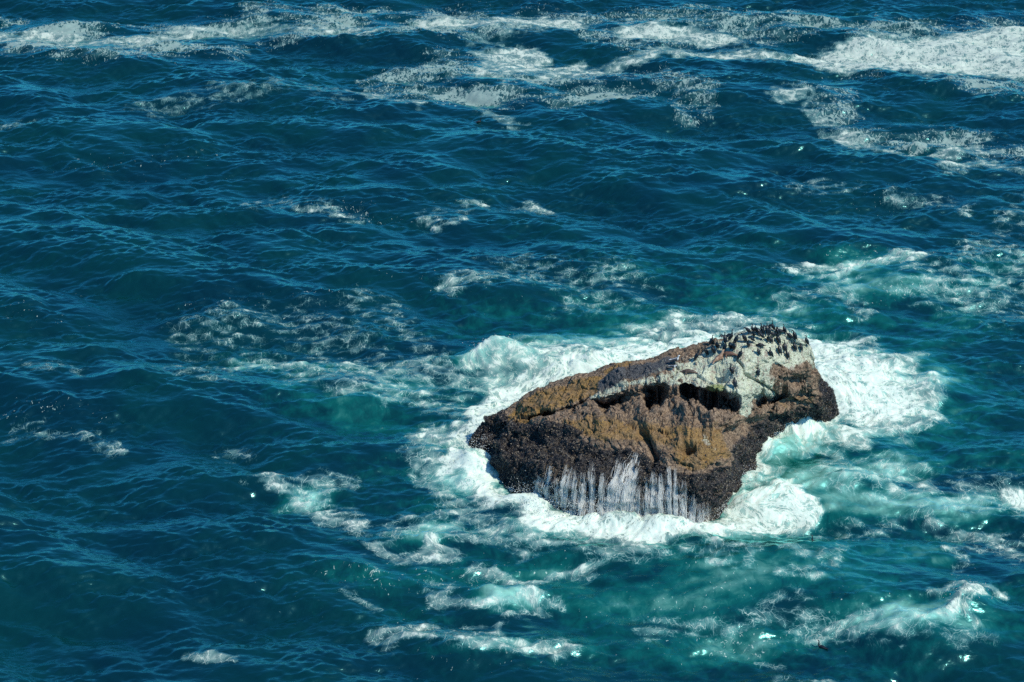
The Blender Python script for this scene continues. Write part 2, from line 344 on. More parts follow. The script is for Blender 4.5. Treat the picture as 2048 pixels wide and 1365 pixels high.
def sea_material():
    t = NT('sea water and foam')
    foam_, flk, aer_ = t.attr('foam'), t.attr('fleck'), t.attr('aer')
    drift, rest = t.attr('drift', True), t.attr('rest', True)
    sy = t.n('VectorMath', operation='MULTIPLY'); t.put(sy.inputs[0], rest); sy.inputs[1].default_value = (1, .62, 1); restS = sy.outputs[0]
    # lacy web on drifted coordinates
    half = t.vmath('SCALE', t.vmath('ADD', drift, restS), .5)
    dn = t.noise(half, 1.1, 3).outputs['Color']
    wv = t.vmath('ADD', half, t.vmath('SCALE', t.vmath('SUBTRACT', dn, (.5, .5, .5)), 1.0))
    e1 = t.voro(wv, .85, 'DISTANCE_TO_EDGE').outputs['Distance']; e2 = t.voro(wv, 2.3, 'DISTANCE_TO_EDGE').outputs['Distance']
    web = t.math('MAXIMUM', t.step(e1, 0.0, .14, 1, 0), t.math('MULTIPLY', t.step(e2, 0.0, .16, 1, 0), .8))
    st = t.noise(half, 1.4, 8, .64, .5).outputs['Fac']
    fine = t.noise(half, 6.0, 4, .6).outputs['Fac']
    # streaky value roughly 0..1
    a = t.math('MULTIPLY_ADD', web, .30, t.math('MULTIPLY', t.step(st, .25, .75), .48))
    a = t.math('MULTIPLY_ADD', fine, .30, a)
    hn = t.vmath('ADD', half, t.vmath('SCALE', t.vmath('SUBTRACT', t.noise(half, 3.5, 3).outputs['Color'], (.5, .5, .5)), .35))
    e3 = t.voro(hn, 3.6, 'DISTANCE_TO_EDGE').outputs['Distance']
    a = t.math('MULTIPLY_ADD', t.step(e3, .0, .22, 1, 0), .20, t.math('SUBTRACT', a, .06))
    bub = t.noise(rest, 13, 3, .7).outputs['Fac']
    a = t.math('MULTIPLY_ADD', t.math('SUBTRACT', bub, .5), .34, a)
    thr = t.math('MULTIPLY_ADD', foam_, -.90, 1.19)
    f1 = t.step(t.math('SUBTRACT', a, thr), -.06, .42)
    f1 = t.math('MULTIPLY', f1, t.math('MULTIPLY', t.step(foam_, .5, 1.32, .50, 1.0), t.step(st, .2, .6, .8, 1.0)))
    veil = t.math('MULTIPLY', t.step(foam_, .34, 1.05), t.step(st, .2, .8, .45, .92))
    f1 = t.math('MAXIMUM', f1, t.math('MULTIPLY', veil, .75))
    # flecks: broken squiggles
    rn = t.noise(restS, 2.1, 2, .5, .9).outputs['Fac']
    rd = t.math('ABSOLUTE', t.math('SUBTRACT', rn, .5))
    sq = t.step(rd, 0.0, .05, 1, 0)
    brk = t.noise(restS, 3.4, 3, .6).outputs['Fac']
    pn = t.noise(restS, 5.5, 2, .5).outputs['Fac']
    b = t.math('MULTIPLY_ADD', sq, .42, t.math('MULTIPLY', t.step(brk, .3, .72), .42))
    b = t.math('MULTIPLY_ADD', t.step(pn, .45, .75), .22, b)
    f2 = t.math('MULTIPLY', t.step(t.math('SUBTRACT', b, t.math('SUBTRACT', 1.08, flk)), -.02, .16), .60)
    f2 = t.math('MAXIMUM', f2, t.math('MULTIPLY', t.step(flk, .45, .7), t.step(st, .3, .7, .04, .22)))
    e1b = t.voro(wv, 1.25, 'DISTANCE_TO_EDGE').outputs['Distance']
    vein = t.math('MAXIMUM', t.step(e1b, .0, .045, 1, 0), t.math('MULTIPLY', t.step(e3, .0, .06, 1, 0), .75))
    vein = t.math('MULTIPLY', vein, t.math('MULTIPLY', t.step(t.math('MULTIPLY_ADD', t.math('SUBTRACT', st, .5), 1.1, foam_), .22, .66), .58))
    f1 = t.math('MAXIMUM', f1, vein)
    F = t.math('MULTIPLY', t.math('MAXIMUM', f1, f2), t.fmix(t.attr('old'), 1.0, .76))
    # colours
    patch = t.noise(rest, .12, 3).outputs['Fac']
    deep = t.mix(t.step(patch, .3, .7), (.0006, .016, .022), (.0008, .027, .025))
    ae = t.math('MULTIPLY_ADD', t.math('SUBTRACT', st, .5), .55, aer_)
    body = t.mix(t.step(ae, .12, .62), deep, (.003, .118, .096))
    body = t.mix(t.step(ae, .42, 1.1), body, (.25, .53, .43))
    white = t.mix(t.step(fine, .2, .8), (.58, .74, .64), (.86, .90, .78))
    white = t.mix(t.step(F, .05, .75), (.22, .58, .58), white)
    colr = t.mix(F, body, white)
    # capillary ripples
    cs = t.n('VectorMath', operation='MULTIPLY'); t.put(cs.inputs[0], rest); cs.inputs[1].default_value = (.55, 1.15, 1)
    r1 = t.noise(cs.outputs[0], 2.6, 3, .5, .4).outputs['Fac']; 
    cs2 = t.n('VectorMath', operation='MULTIPLY'); t.put(cs2.inputs[0], rest); cs2.inputs[1].default_value = (.40, 1.0, 1)
    r2 = t.noise(cs2.outputs[0], 1.3, 3, .55, .6).outputs['Fac']
    nb = t.bump(r2, .065, t.fmix(F, .55, .1)); nb = t.bump(r1, .085, t.fmix(F, .55, .2), nb)
    hf = t.math('MULTIPLY', t.math('ADD', F, t.math('MULTIPLY', st, .6)), 1.0)
    nb = t.bump(hf, .05, t.step(foam_, .3, .9, .1, .9), nb)
    dif = t.n('BsdfDiffuse'); t.put(dif.inputs['Color'], colr); t.put(dif.inputs['Normal'], nb)
    gl = t.n('BsdfGlossy'); gl.inputs['Color'].default_value = (.34, .97, .95, 1); t.put(gl.inputs['Normal'], nb)
    t.put(gl.inputs['Roughness'], t.fmix(t.step(aer_, .3, .9), .19, .50))
    fr = t.n('Fresnel'); fr.inputs['IOR'].default_value = 1.62; t.put(fr.inputs['Normal'], nb)
    k = t.math('MULTIPLY', fr.outputs[0], t.fmix(t.step(F, .0, .6), 1.50, .12), 0, True)
    ms = t.n('MixShader'); t.put(ms.inputs[0], k); t.put(ms.inputs[1], dif.outputs[0]); t.put(ms.inputs[2], gl.outputs[0])
    t.put(t.n('OutputMaterial').inputs[0], ms.outputs[0]); t.t.nodes.remove(t.b)
    for o_ in list(t.t.nodes):
        if o_.type == 'OUTPUT_MATERIAL' and not o_.inputs[0].is_linked: t.t.nodes.remove(o_)
    return t.m
sea = link('sea', sea_m, sea_material()); sea['kind'] = 'structure'

# ================================================================== THE ROCK
# stations along the rock: column, then (row, height) of skyline, top edge, ledge, lip under the recess, face, shoulder, waterline row; recess depth
ST = [
 (938, 886, .5, 887, .45, 888, .4, 889, .35, 890, .3, 892, .2, 895, 0),
 (946, 872, 1.0, 876, .9, 880, .75, 882, .7, 888, .5, 896, .3, 903, 0),
 (970, 849, 1.7, 857, 1.5, 866, 1.25, 869, 1.15, 884, .9, 905, .5, 925, 0),
 (1000, 829, 2.4, 840, 2.25, 853, 2.0, 857, 1.9, 885, 1.5, 925, .9, 965, 0),
 (1040, 800, 3.3, 817, 3.2, 836, 2.95, 840, 2.8, 880, 2.3, 940, 1.4, 990, .15),
 (1080, 775, 4.1, 803, 3.9, 828, 3.6, 836, 3.4, 880, 2.8, 950, 1.9, 1010, .5),
 (1130, 756, 4.9, 785, 4.7, 812, 4.35, 824, 4.1, 880, 3.3, 955, 2.3, 1024, .6),
 (1180, 745, 5.4, 773, 5.2, 798, 4.9, 816, 4.6, 885, 3.7, 960, 2.6, 1038, .8),
 (1212, 734, 5.8, 764, 5.6, 792, 5.25, 834, 4.6, 890, 3.9, 960, 2.7, 1043, 1.7),
 (1240, 727, 6.2, 758, 5.9, 786, 5.5, 820, 5.0, 890, 4.0, 960, 2.8, 1048, 1.4),
 (1256, 725, 6.3, 755, 6.05, 780, 5.7, 803, 5.2, 891, 4.05, 961, 2.8, 1049, -.2),
 (1276, 722, 6.45, 750, 6.25, 772, 6.0, 792, 5.45, 893, 4.1, 962, 2.8, 1052, -.3),
 (1290, 721, 6.6, 748, 6.4, 770, 6.1, 832, 5.1, 898, 4.2, 965, 2.8, 1054, 1.7),
 (1320, 716, 6.8, 746, 6.6, 768, 6.3, 822, 5.4, 902, 4.3, 968, 2.8, 1057, 1.5),
 (1338, 712, 6.9, 744, 6.7, 768, 6.4, 800, 5.6, 905, 4.4, 971, 2.8, 1059, -.3),
 (1358, 704, 7.1, 741, 6.85, 769, 6.5, 798, 5.8, 905, 4.5, 973, 2.8, 1061, -.3),
 (1378, 696, 7.35, 740, 6.9, 770, 6.5, 820, 5.8, 905, 4.5, 974, 2.8, 1061, 1.5),
 (1395, 692, 7.5, 738, 7.1, 774, 6.6, 814, 6.0, 905, 4.6, 976, 2.8, 1063, 1.1),
 (1430, 686, 7.8, 736, 7.3, 778, 6.7, 828, 5.95, 905, 4.5, 965, 2.8, 1035, 1.5),
 (1450, 680, 8.0, 734, 7.4, 780, 6.8, 826, 5.95, 900, 4.0, 950, 2.2, 1008, 1.6),
 (1468, 675, 8.2, 732, 7.5, 784, 6.8, 826, 5.6, 888, 3.5, 938, 1.8, 985, .8),
 (1486, 668, 8.4, 730, 7.6, 790, 6.6, 822, 5.1, 872, 3.3, 918, 1.6, 960, .1),
 (1506, 663, 8.6, 728, 7.5, 790, 5.7, 812, 4.7, 850, 3.2, 885, 1.6, 920, .5),
 (1530, 660, 8.7, 728, 7.2, 788, 5.0, 812, 4.1, 840, 3.0, 868, 1.5, 884, 1.0),
 (1556, 659, 8.6, 728, 6.9, 786, 4.6, 808, 3.8, 830, 2.8, 852, 1.3, 860, 1.0),
 (1582, 668, 8.2, 730, 6.5, 786, 4.3, 798, 3.8, 822, 2.7, 842, 1.2, 848, .5),
 (1604, 682, 7.6, 733, 6.1, 786, 4.1, 795, 3.7, 818, 2.6, 838, 1.2, 847, .3),
 (1620, 702, 6.8, 740, 5.6, 786, 3.9, 794, 3.5, 816, 2.5, 836, 1.2, 847, .3),
 (1629, 722, 6.0, 752, 5.0, 788, 3.7, 795, 3.4, 815, 2.5, 834, 1.2, 847, .25),
 (1637, 757, 4.5, 770, 4.1, 790, 3.5, 797, 3.2, 815, 2.4, 833, 1.2, 847, .2),
 (1650, 772, 3.7, 781, 3.4, 795, 2.9, 802, 2.6, 817, 2.0, 833, 1.0, 847, .15),
 (1664, 788, 2.8, 796, 2.5, 804, 2.2, 810, 1.9, 820, 1.5, 832, .9, 844, .1),
 (1672, 806, 1.8, 811, 1.6, 816, 1.4, 820, 1.2, 825, .9, 832, .5, 839, 0),
 (1677, 824, .8, 826, .7, 827, .6, 828, .5, 830, .4, 831, .2, 832, 0)]
ST = np.array(ST, float)
def pchip(x, y, q):
    h = np.diff(x); d = np.diff(y, axis=0) / h[:, None]; m = np.zeros_like(y)
    w1 = (2 * h[1:] + h[:-1])[:, None]; w2_ = (h[1:] + 2 * h[:-1])[:, None]
    with np.errstate(divide='ignore', invalid='ignore'):
        mm = (w1 + w2_) / (w1 / d[:-1] + w2_ / d[1:])
    m[1:-1] = np.where(d[:-1] * d[1:] > 0, mm, 0); m[0] = d[0]; m[-1] = d[-1]
    i = np.clip(np.searchsorted(x, q) - 1, 0, len(x) - 2); t = ((q - x[i]) / h[i])[:, None]; hh = h[i][:, None]
    return ((1 + 2 * t) * (1 - t) ** 2 * y[i] + t * (1 - t) ** 2 * hh * m[i] + t * t * (3 - 2 * t) * y[i + 1] + t * t * (t - 1) * hh * m[i + 1])
NU = 700
cq = np.linspace(938, 1677, NU)
T = pchip(ST[:, 0], ST[:, 1:], cq)
# wandering ledge line and recess so that the overhang is broken and natural
jit = fbm(np.stack([cq / 22, 0 * cq, 0 * cq], -1), 4, 5); jit2 = fbm(np.stack([cq / 20, 0 * cq + 9, 0 * cq], -1), 4, 6)
edge = smooth(938, 1010, cq) * (1 - smooth(1625, 1677, cq))
T[:, 4] += jit * 7 * edge; T[:, 6] += jit2 * 15 * edge * smooth(.3, 1.2, T[:, 13]); T[:, 13] *= 1 + .8 * jit2; jit3 = fbm(np.stack([cq / 6, 0 * cq + 3, 0 * cq], -1), 3, 7); T[:, 13] *= 1 + .7 * jit3; T[:, 6] += jit3 * 4 * edge * smooth(.3, 1.2, np.abs(T[:, 13])); T[:, 4] += jit3 * 3 * edge
T[:, 6] = np.maximum(T[:, 6], T[:, 4] + 3)
S_ = at_z(cq, T[:, 0], T[:, 1]); T_ = at_z(cq, T[:, 2], T[:, 3]); L_ = at_z(cq, T[:, 4], T[:, 5])
Rc = at_y(cq, T[:, 4] + .30 * (T[:, 6] - T[:, 4]), L_[:, 1] + T[:, 13])
Rb = at_y(cq, T[:, 4] + .75 * (T[:, 6] - T[:, 4]), L_[:, 1] + T[:, 13] * .8)
P_ = at_z(cq, T[:, 6], T[:, 7]); M_ = at_z(cq, T[:, 8], T[:, 9]); N_ = at_z(cq, T[:, 10], T[:, 11]); W_ = at_z(cq, T[:, 12], 0 * cq)
zs = T[:, 1]
def off(Pt, dy, z):
    Q = Pt.copy(); Q[:, 1] += dy; Q[:, 2] = z; return Q
sc = np.clip(zs / 4, .15, 1)
prof = [off(S_, 4.2 * sc, 0 * zs - 2.5), off(S_, 3.6 * sc, zs * .12), off(S_, 2.5 * sc, zs * .55), off(S_, 1.1 * sc, zs - .55 * sc), off(S_, .3 * sc, zs - .06 * sc), S_,
        (S_ * .6 + T_ * .4) + np.array([0, 0, .0]), T_, L_, Rc, Rb, P_, M_, N_, W_, off(W_, -.05, 0 * zs - .8), off(W_, .3, 0 * zs - 2.5)]
prof = np.stack(prof, 1)
nseg = [6, 10, 14, 10, 6, 26, 32, 44, 30, 16, 22, 52, 52, 60, 14, 6]
def catmull(Pn, counts):
    out = []
    n = Pn.shape[1]
    for i in range(n - 1):
        p0 = Pn[:, max(i - 1, 0)]; p1 = Pn[:, i]; p2 = Pn[:, i + 1]; p3 = Pn[:, min(i + 2, n - 1)]
        d12 = np.linalg.norm(p2 - p1, axis=1, keepdims=True)
        def tan(a, b, c, da, db): return (c - a) / (da + db + 1e-6)
        d01 = np.linalg.norm(p1 - p0, axis=1, keepdims=True) + 1e-4; d23 = np.linalg.norm(p3 - p2, axis=1, keepdims=True) + 1e-4
        m1 = (p2 - p0) / (d01 + d12) * d12; m2 = (p3 - p1) / (d12 + d23) * d12
        for k in range(counts[i]):
            t = k / counts[i]
            out.append((2 * t ** 3 - 3 * t * t + 1) * p1 + (t ** 3 - 2 * t * t + t) * m1 * .8 + (-2 * t ** 3 + 3 * t * t) * p2 + (t ** 3 - t * t) * m2 * .8)
    out.append(Pn[:, -1]); return np.stack(out, 1)
G = catmull(prof, nseg)
NV = G.shape[1]
def normals(G):
    du = np.gradient(G, axis=0); dv = np.gradient(G, axis=1)
    n = np.cross(du, dv); l = np.linalg.norm(n, axis=2, keepdims=True)
    n = n / np.maximum(l, 1e-9)
    return n
nr = normals(G)
if nr[NU // 2, NV // 3, 2] < 0: nr = -nr
for _ in range(4): nr = (nr + np.roll(nr, 3, 0) + np.roll(nr, -3, 0) + np.roll(nr, 3, 1) + np.roll(nr, -3, 1)); nr /= np.linalg.norm(nr, axis=2, keepdims=True)
V0 = G.reshape(-1, 3); n0 = nr.reshape(-1, 3)
c_, r_ = proj(V0)
endf = (smooth(938, 975, c_) * (1 - smooth(1655, 1677, c_)))
endf = .12 + .88 * endf
def chart(fn):
    A = blank(); fn(A); return A
mus = blank()
poly(mus, [(900, 800), (1000, 800), (1020, 842), (1060, 852), (1100, 872), (1160, 882), (1200, 898), (1260, 900), (1300, 915), (1330, 935), (1370, 950), (1420, 945), (1455, 925), (1470, 895), (1495, 870), (1530, 838), (1580, 825), (1625, 815), (1640, 790), (1634, 750), (1700, 740), (1700, 1100), (900, 1100)], 1, 9)
poly(mus, [(1130, 850), (1170, 865), (1150, 880), (1100, 878), (1060, 862), (1080, 850)], 1, 6)
SOFTK = 2.0
gua = blank()
poly(gua, [(1392, 704), (1440, 684), (1500, 655), (1570, 650), (1612, 682), (1628, 712), (1630, 738), (1612, 722), (1580, 738), (1550, 728), (1538, 752), (1545, 775), (1555, 792), (1510, 800), (1470, 796), (1440, 786), (1395, 775), (1360, 758), (1340, 760), (1345, 738), (1375, 724)], 1, 15)
poly(gua, [(1476, 780), (1506, 785), (1508, 815), (1500, 838), (1484, 832), (1474, 800)], .95, 6)
poly(gua, [(1170, 790), (1215, 772), (1270, 758), (1335, 745), (1385, 755), (1385, 775), (1330, 772), (1268, 776), (1225, 795), (1180, 806)], .63, 10)
poly(gua, [(1330, 715), (1345, 725), (1370, 700), (1400, 690), (1400, 740), (1300, 760), (1270, 755), (1310, 735)], .42, 9)
poly(gua, [(1600, 728), (1625, 735), (1622, 800), (1612, 800)], .45, 8)
poly(gua, [(1400, 855), (1420, 870), (1440, 905), (1425, 905), (1400, 880)], .5, 7)
poly(gua, [(1530, 735), (1570, 760), (1560, 792), (1530, 790)], .5, 10)
alg = blank()
poly(alg, [(1100, 835), (1250, 825), (1470, 840), (1470, 900), (1380, 945), (1300, 905), (1160, 880)], .42, 14)
poly(alg, [(1015, 835), (1030, 812), (1080, 780), (1150, 758), (1205, 750), (1190, 790), (1130, 812), (1090, 828), (1050, 852), (1020, 845)], 1, 7)
poly(alg, [(1205, 742), (1235, 722), (1275, 722), (1240, 740), (1215, 752)], .95, 5)
poly(alg, [(1120, 840), (1180, 832), (1260, 840), (1330, 845), (1300, 880), (1200, 888), (1160, 872), (1128, 860)], .68, 12)
poly(alg, [(1290, 845), (1420, 850), (1450, 850), (1465, 880), (1455, 915), (1420, 935), (1385, 945), (1350, 930), (1340, 890), (1300, 885)], .68, 12)
poly(alg, [(1370, 915), (1420, 915), (1410, 938), (1375, 940)], 1, 6)
poly(alg, [(1540, 790), (1630, 790), (1630, 812), (1560, 812)], .5, 8)
gry = blank()
poly(gry, [(1195, 765), (1230, 745), (1280, 728), (1345, 715), (1350, 735), (1310, 750), (1250, 765), (1200, 785)], 1, 8)
gre = blank(); blob(gre, 1432, 775, 24, 16, 1); blob(gre, 1462, 700, 30, 12, .35); blob(gre, 1590, 715, 30, 10, .35)
mk = smooth(.3, .7, look(mus, c_, r_) + .12 * fbm(V0 * .9, 3, 90))
# relief
big = fbm(V0 * np.array([.38, .42, .55]), 4, 2); mid = fbm(V0 * 1.15, 4, 12, .55)
rid = 1 - np.abs(fbm(V0 * np.array([.8, .8, 1.6]), 4, 22)) * 2.4
wor = worley(V0 * 2.1 + fbm(V0 * 2, 2, 44)[:, None] * .4, 40)
def blocks(P, s):
    f = np.floor(P).astype(np.int64); b1 = np.full(len(P), 9.0); b2 = b1.copy(); val = np.zeros(len(P)); tilt = np.zeros(len(P))
    for a in (-1, 0, 1):
        for b in (-1, 0, 1):
            for c in (-1, 0, 1):
                i, j, k = f[:, 0] + a, f[:, 1] + b, f[:, 2] + c
                e = np.stack([i + _hash(i, j, k, s), j + _hash(i, j, k, s + 1), k + _hash(i, j, k, s + 2)], -1) - P
                d = np.abs(e).sum(1) * .6 + np.sqrt((e * e).sum(1)) * .4
                hv = _hash(i, j, k, s + 3) - .5; tv = e[:, 0] * (_hash(i, j, k, s + 4) - .5) + e[:, 2] * (_hash(i, j, k, s + 5) - .5)
                m = d < b1; b2 = np.where(m, b1, np.minimum(b2, d)); val = np.where(m, hv, val); tilt = np.where(m, tv, tilt); b1 = np.where(m, d, b1)
    return val, tilt, b2 - b1
wob = np.stack([fbm(V0 * 1.5, 3, 61), fbm(V0 * 1.5, 3, 62), fbm(V0 * 1.5, 3, 63)], -1)
k1, q1, g1_ = blocks(V0 * np.array([.55, .6, .95]) + wob * .25, 200); k2, q2, g2_ = blocks(V0 * np.array([1.5, 1.5, 2.3]) + wob * .35, 300)
blk = k1 * .55 + q1 * .75 - np.exp(-(g1_ / .06) ** 2) * .16 + k2 * .22 + q2 * .30 - np.exp(-(g2_ / .09) ** 2) * .07
wo2 = worley(V0 * 7.0, 50); fn_ = fbm(V0 * 12, 3, 60, .6)
topz = look(gua, c_, r_)
skyd = np.repeat(((np.arange(NV) < 55) & (np.arange(NV) > 10))[None], NU, 0).ravel()
D = big * .40 + mid * .15 + rid * .06 * (1 - .5 * topz) - np.clip(.45 - wor, 0, 1) * .20 * (1 - .6 * topz) + blk * (.50 + .30 * smooth(0, .5, big) * (1 - topz)) * (1 - .35 * topz) + fn_ * .035 - np.clip(.5 - wo2, 0, 1) * (.06 + .07 * mk) + mk * .07
D = D + mk * (rid * .12 - np.clip(.6 - wor, 0, 1) * .35)
D = D * (.75 + .25 * (1 - skyd)) * endf
# hollows, clefts and the long crack
for c, r, rx, ry, dep in [(1438, 742, 20, 13, .9), (1412, 708, 18, 7, .35), (1375, 895, 16, 9, .8), (1150, 905, 20, 8, .45), (1182, 906, 16, 9, .6), (1075, 878, 16, 10, .35), (1000, 868, 18, 12, .45), (1590, 762, 14, 11, .55), (1392, 700, 14, 5, .4),
                          (1375, 778, 14, 10, .4), (1545, 808, 26, 8, .6), (1605, 808, 10, 7, .45), (1255, 845, 14, 10, .2), (1470, 870, 16, 16, .8), (1500, 850, 20, 12, .5), (1560, 838, 26, 8, .5), (1092, 828, 14, 7, .5), (1345, 870, 10, 8, .2)]:
    D -= dep * np.exp(-(((c_ - c) / rx) ** 2 + ((r_ - r) / ry) ** 2)) * (1 + .5 * mid)
for c, r, rx, ry, up_ in [(1350, 800, 10, 12, .6), (1384, 812, 9, 9, .8), (1402, 826, 9, 7, .7), (1458, 806, 9, 12, .7), (1428, 830, 16, 5, .6), (1226, 822, 10, 8, .4), (1303, 814, 7, 10, .6), (1318, 800, 6, 9, .5), (1180, 808, 8, 5, .4), (1545, 800, 8, 5, .5)]:
    D += up_ * .55 * np.exp(-(((c_ - c) / rx) ** 2 + ((r_ - r) / ry) ** 2)) * (1 + .8 * mid)
def seg(pts, wd, dep):
    global D
    d = np.full(len(V0), 1e9)
    for (x0, y0), (x1, y1) in zip(pts[:-1], pts[1:]):
        e0, e1 = x1 - x0, y1 - y0; t = np.clip(((c_ - x0) * e0 + (r_ - y0) * e1) / (e0 * e0 + e1 * e1), 0, 1)
        d = np.minimum(d, np.hypot(c_ - x0 - t * e0, r_ - y0 - t * e1))
    D = D - dep * np.exp(-(d / wd) ** 2)
seg([(1474, 718), (1486, 730), (1494, 744), (1506, 756), (1522, 768), (1540, 778), (1556, 792)], 2.2, .35)
seg([(1282, 862), (1296, 885), (1308, 905), (1306, 930)], 7, .9)
seg([(1455, 755), (1440, 775), (1452, 785)], 3, .3); seg([(1556, 762), (1540, 780)], 2, .25); seg([(1610, 728), (1618, 790)], 2, .2)
seg([(1040, 836), (1090, 830), (1140, 816)], 3, .35); seg([(1100, 778), (1180, 770)], 2, .12); seg([(1390, 745), (1420, 760)], 3, .25); seg([(1450, 862), (1466, 840), (1480, 830)], 3, .35)
V1 = V0 + n0 * D[:, None]
ROCK = V1.reshape(NU, NV, 3)
rock_m = grid_mesh('rock_body', ROCK)
attr(rock_m, 'mussel', look(mus, c_, r_)); attr(rock_m, 'guano', look(gua, c_, r_)); attr(rock_m, 'algae', look(alg, c_, r_)); attr(rock_m, 'grey', look(gry, c_, r_)); attr(rock_m, 'green', look(gre, c_, r_))
attr(rock_m, 'pit', np.clip(.5 - wo2, 0, 1)); attr(rock_m, 'high', V1[:, 2])

def rock_material():
    t = NT('sea rock')
    co = t.n('TexCoord').outputs['Object']
    n1 = t.noise(co, 1.3, 5, .65).outputs['Fac']; n2 = t.noise(co, 5.5, 5, .7).outputs['Fac']; n3 = t.noise(co, 17, 3, .7).outputs['Fac']
    vc = t.voro(co, 9.0).outputs; vc2 = t.voro(co, 16.0).outputs
    sc = t.n('VectorMath', operation='MULTIPLY'); t.put(sc.inputs[0], co); sc.inputs[1].default_value = (2.6, 1.3, .45)
    run = t.noise(sc.outputs[0], 1.2, 4, .6).outputs['Fac']
    def msk(name, k=.55, a=.42, b=.62):
        m = t.math('MULTIPLY_ADD', t.math('SUBTRACT', n2, .5), k * 1.6, t.attr(name))
        m = t.math('MULTIPLY_ADD', t.math('SUBTRACT', n1, .5), .9, m)
        m = t.math('MULTIPLY_ADD', t.math('SUBTRACT', n3, .5), .8, m)
        return t.step(m, a, b)
    base = t.mix(t.step(n2, .35, .65), (.075, .050, .036), (.37, .265, .175))
    base = t.mix(t.step(n3, .34, .46), (.05, .033, .024), base)
    gry_c = t.mix(t.step(n3, .38, .66), (.022, .026, .034), (.15, .15, .15))
    c = t.mix(msk('grey'), base, gry_c)
    alg_c = t.mix(t.step(n3, .35, .62), (.07, .041, .016), (.40, .240, .072))
    alg_c = t.mix(t.step(n1, .3, .7), alg_c, t.mix(t.step(n2, .3, .7), (.11, .068, .034), (.34, .225, .12)))
    c = t.mix(msk('algae', .4), c, alg_c)
    gu_c = t.mix(t.step(n2, .32, .60), (.38, .42, .29), (.68, .73, .56))
    gu_c = t.mix(t.step(n3, .35, .48), (.17, .155, .115), gu_c)
    gu_c = t.mix(t.step(t.math('ADD', n2, t.math('MULTIPLY', t.math('SUBTRACT', run, .5), .7)), .52, .66), gu_c, (.30, .245, .195))
    c = t.mix(t.math('MULTIPLY', msk('guano', .75, .34, .60), t.step(t.math('ADD', run, t.math('MULTIPLY', t.math('SUBTRACT', t.attr('guano'), .55), .9)), .36, .52)), c, gu_c)
    c = t.mix(t.math('MULTIPLY', msk('green', .3), .8), c, t.mix(n3, (.10, .14, .02), (.30, .36, .12)))
    sp = t.n('SeparateColor'); t.put(sp.inputs[0], vc['Color'])
    mu_c = t.mix(t.step(sp.outputs[0], .5, .95), (.007, .008, .012), (.13, .10, .072))
    mu_c = t.mix(t.step(n3, .56, .72), mu_c, (.30, .25, .19))
    mu_c = t.mix(t.step(t.noise(co, .7, 3, .6).outputs['Fac'], .50, .66), mu_c, t.mix(t.step(n3, .35, .6), (.014, .011, .010), (.15, .105, .055)))
    mu_c = t.mix(t.step(n1, .35, .6), mu_c, t.mix(.75, mu_c, (.010, .010, .015)))
    mm = msk('mussel', .45, .42, .60)
    c = t.mix(mm, c, mu_c)
    t.put(t.b.inputs['Base Color'], c)
    t.put(t.b.inputs['Roughness'], t.fmix(mm, .9, .42))
    t.b.inputs['Specular IOR Level'].default_value = .35
    nb = t.bump(n3, .05, .8); nb = t.bump(vc2['Distance'], .04, .8, nb)
    t.put(t.b.inputs['Normal'], nb)
    return t.m
ROCK_MAT = rock_material()
rock = bpy.data.objects.new('sea_rock', None); COL.objects.link(rock)
rock.location = (0, 0, 0)
rock['label'] = 'wedge shaped brown sea rock with white guano top and surf all round'; rock['category'] = 'rock'
rock_o = link('rock_body', rock_m, ROCK_MAT, rock)

# mussels and barnacles standing on the lower rock
mu_at = look(mus, c_, r_)
dv_ = np.linalg.norm(np.cross(np.gradient(ROCK, axis=0), np.gradient(ROCK, axis=1)), axis=2).ravel()
vis = np.repeat((np.arange(NV) > 30)[None], NU, 0).ravel()
pw = dv_ * vis * (smooth(.3, .9, mu_at) + .03) * (V1[:, 2] > -.3); pw /= pw.sum()
NM = 62000
pick = rng.choice(len(V1), NM, p=pw)
nn = normals(ROCK).reshape(-1, 3)
if nn.reshape(NU, NV, 3)[NU // 2, NV // 3, 2] < 0: nn = -nn
ax = nn[pick] + rng.normal(size=(NM, 3)) * .5; ax /= np.linalg.norm(ax, axis=1, keepdims=True)
t1 = np.cross(ax, rng.normal(size=(NM, 3))); t1 /= np.linalg.norm(t1, axis=1, keepdims=True); t2 = np.cross(ax, t1)
s = (rng.gamma(5, .2, NM) * .034 + .014)[:, None]; ctr = V1[pick] + rng.normal(size=(NM, 3)) * .02
mv = np.stack([ctr - ax * s, ctr + t1 * s * .55, ctr + t2 * s * .4, ctr - t1 * s * .55, ctr - t2 * s * .4, ctr + ax * s * 1.3], 1)
mf = np.array([[0, 2, 1], [0, 3, 2], [0, 4, 3], [0, 1, 4], [5, 1, 2], [5, 2, 3], [5, 3, 4], [5, 4, 1]])
F = (np.arange(NM)[:, None, None] * 6 + mf[None]).reshape(-1, 3)
mus_m = tri_mesh('mussel_bed', mv.reshape(-1, 3), F, False)
tone = np.repeat(np.where(rng.random(NM) < .20 + .12 * np.sign(vnoise(V1[pick] * 1.3, 77)), rng.random(NM) * .8 + .2, rng.random(NM) * .12), 6); attr(mus_m, 'tone', tone)
t = NT('mussel shell')
t.put(t.b.inputs['Base Color'], t.mix(t.attr('tone'), (.010, .011, .017), (.34, .27, .18))); t.b.inputs['Roughness'].default_value = .45
mo = link('mussel_bed', mus_m, t.m, rock); mo['kind'] = 'stuff'

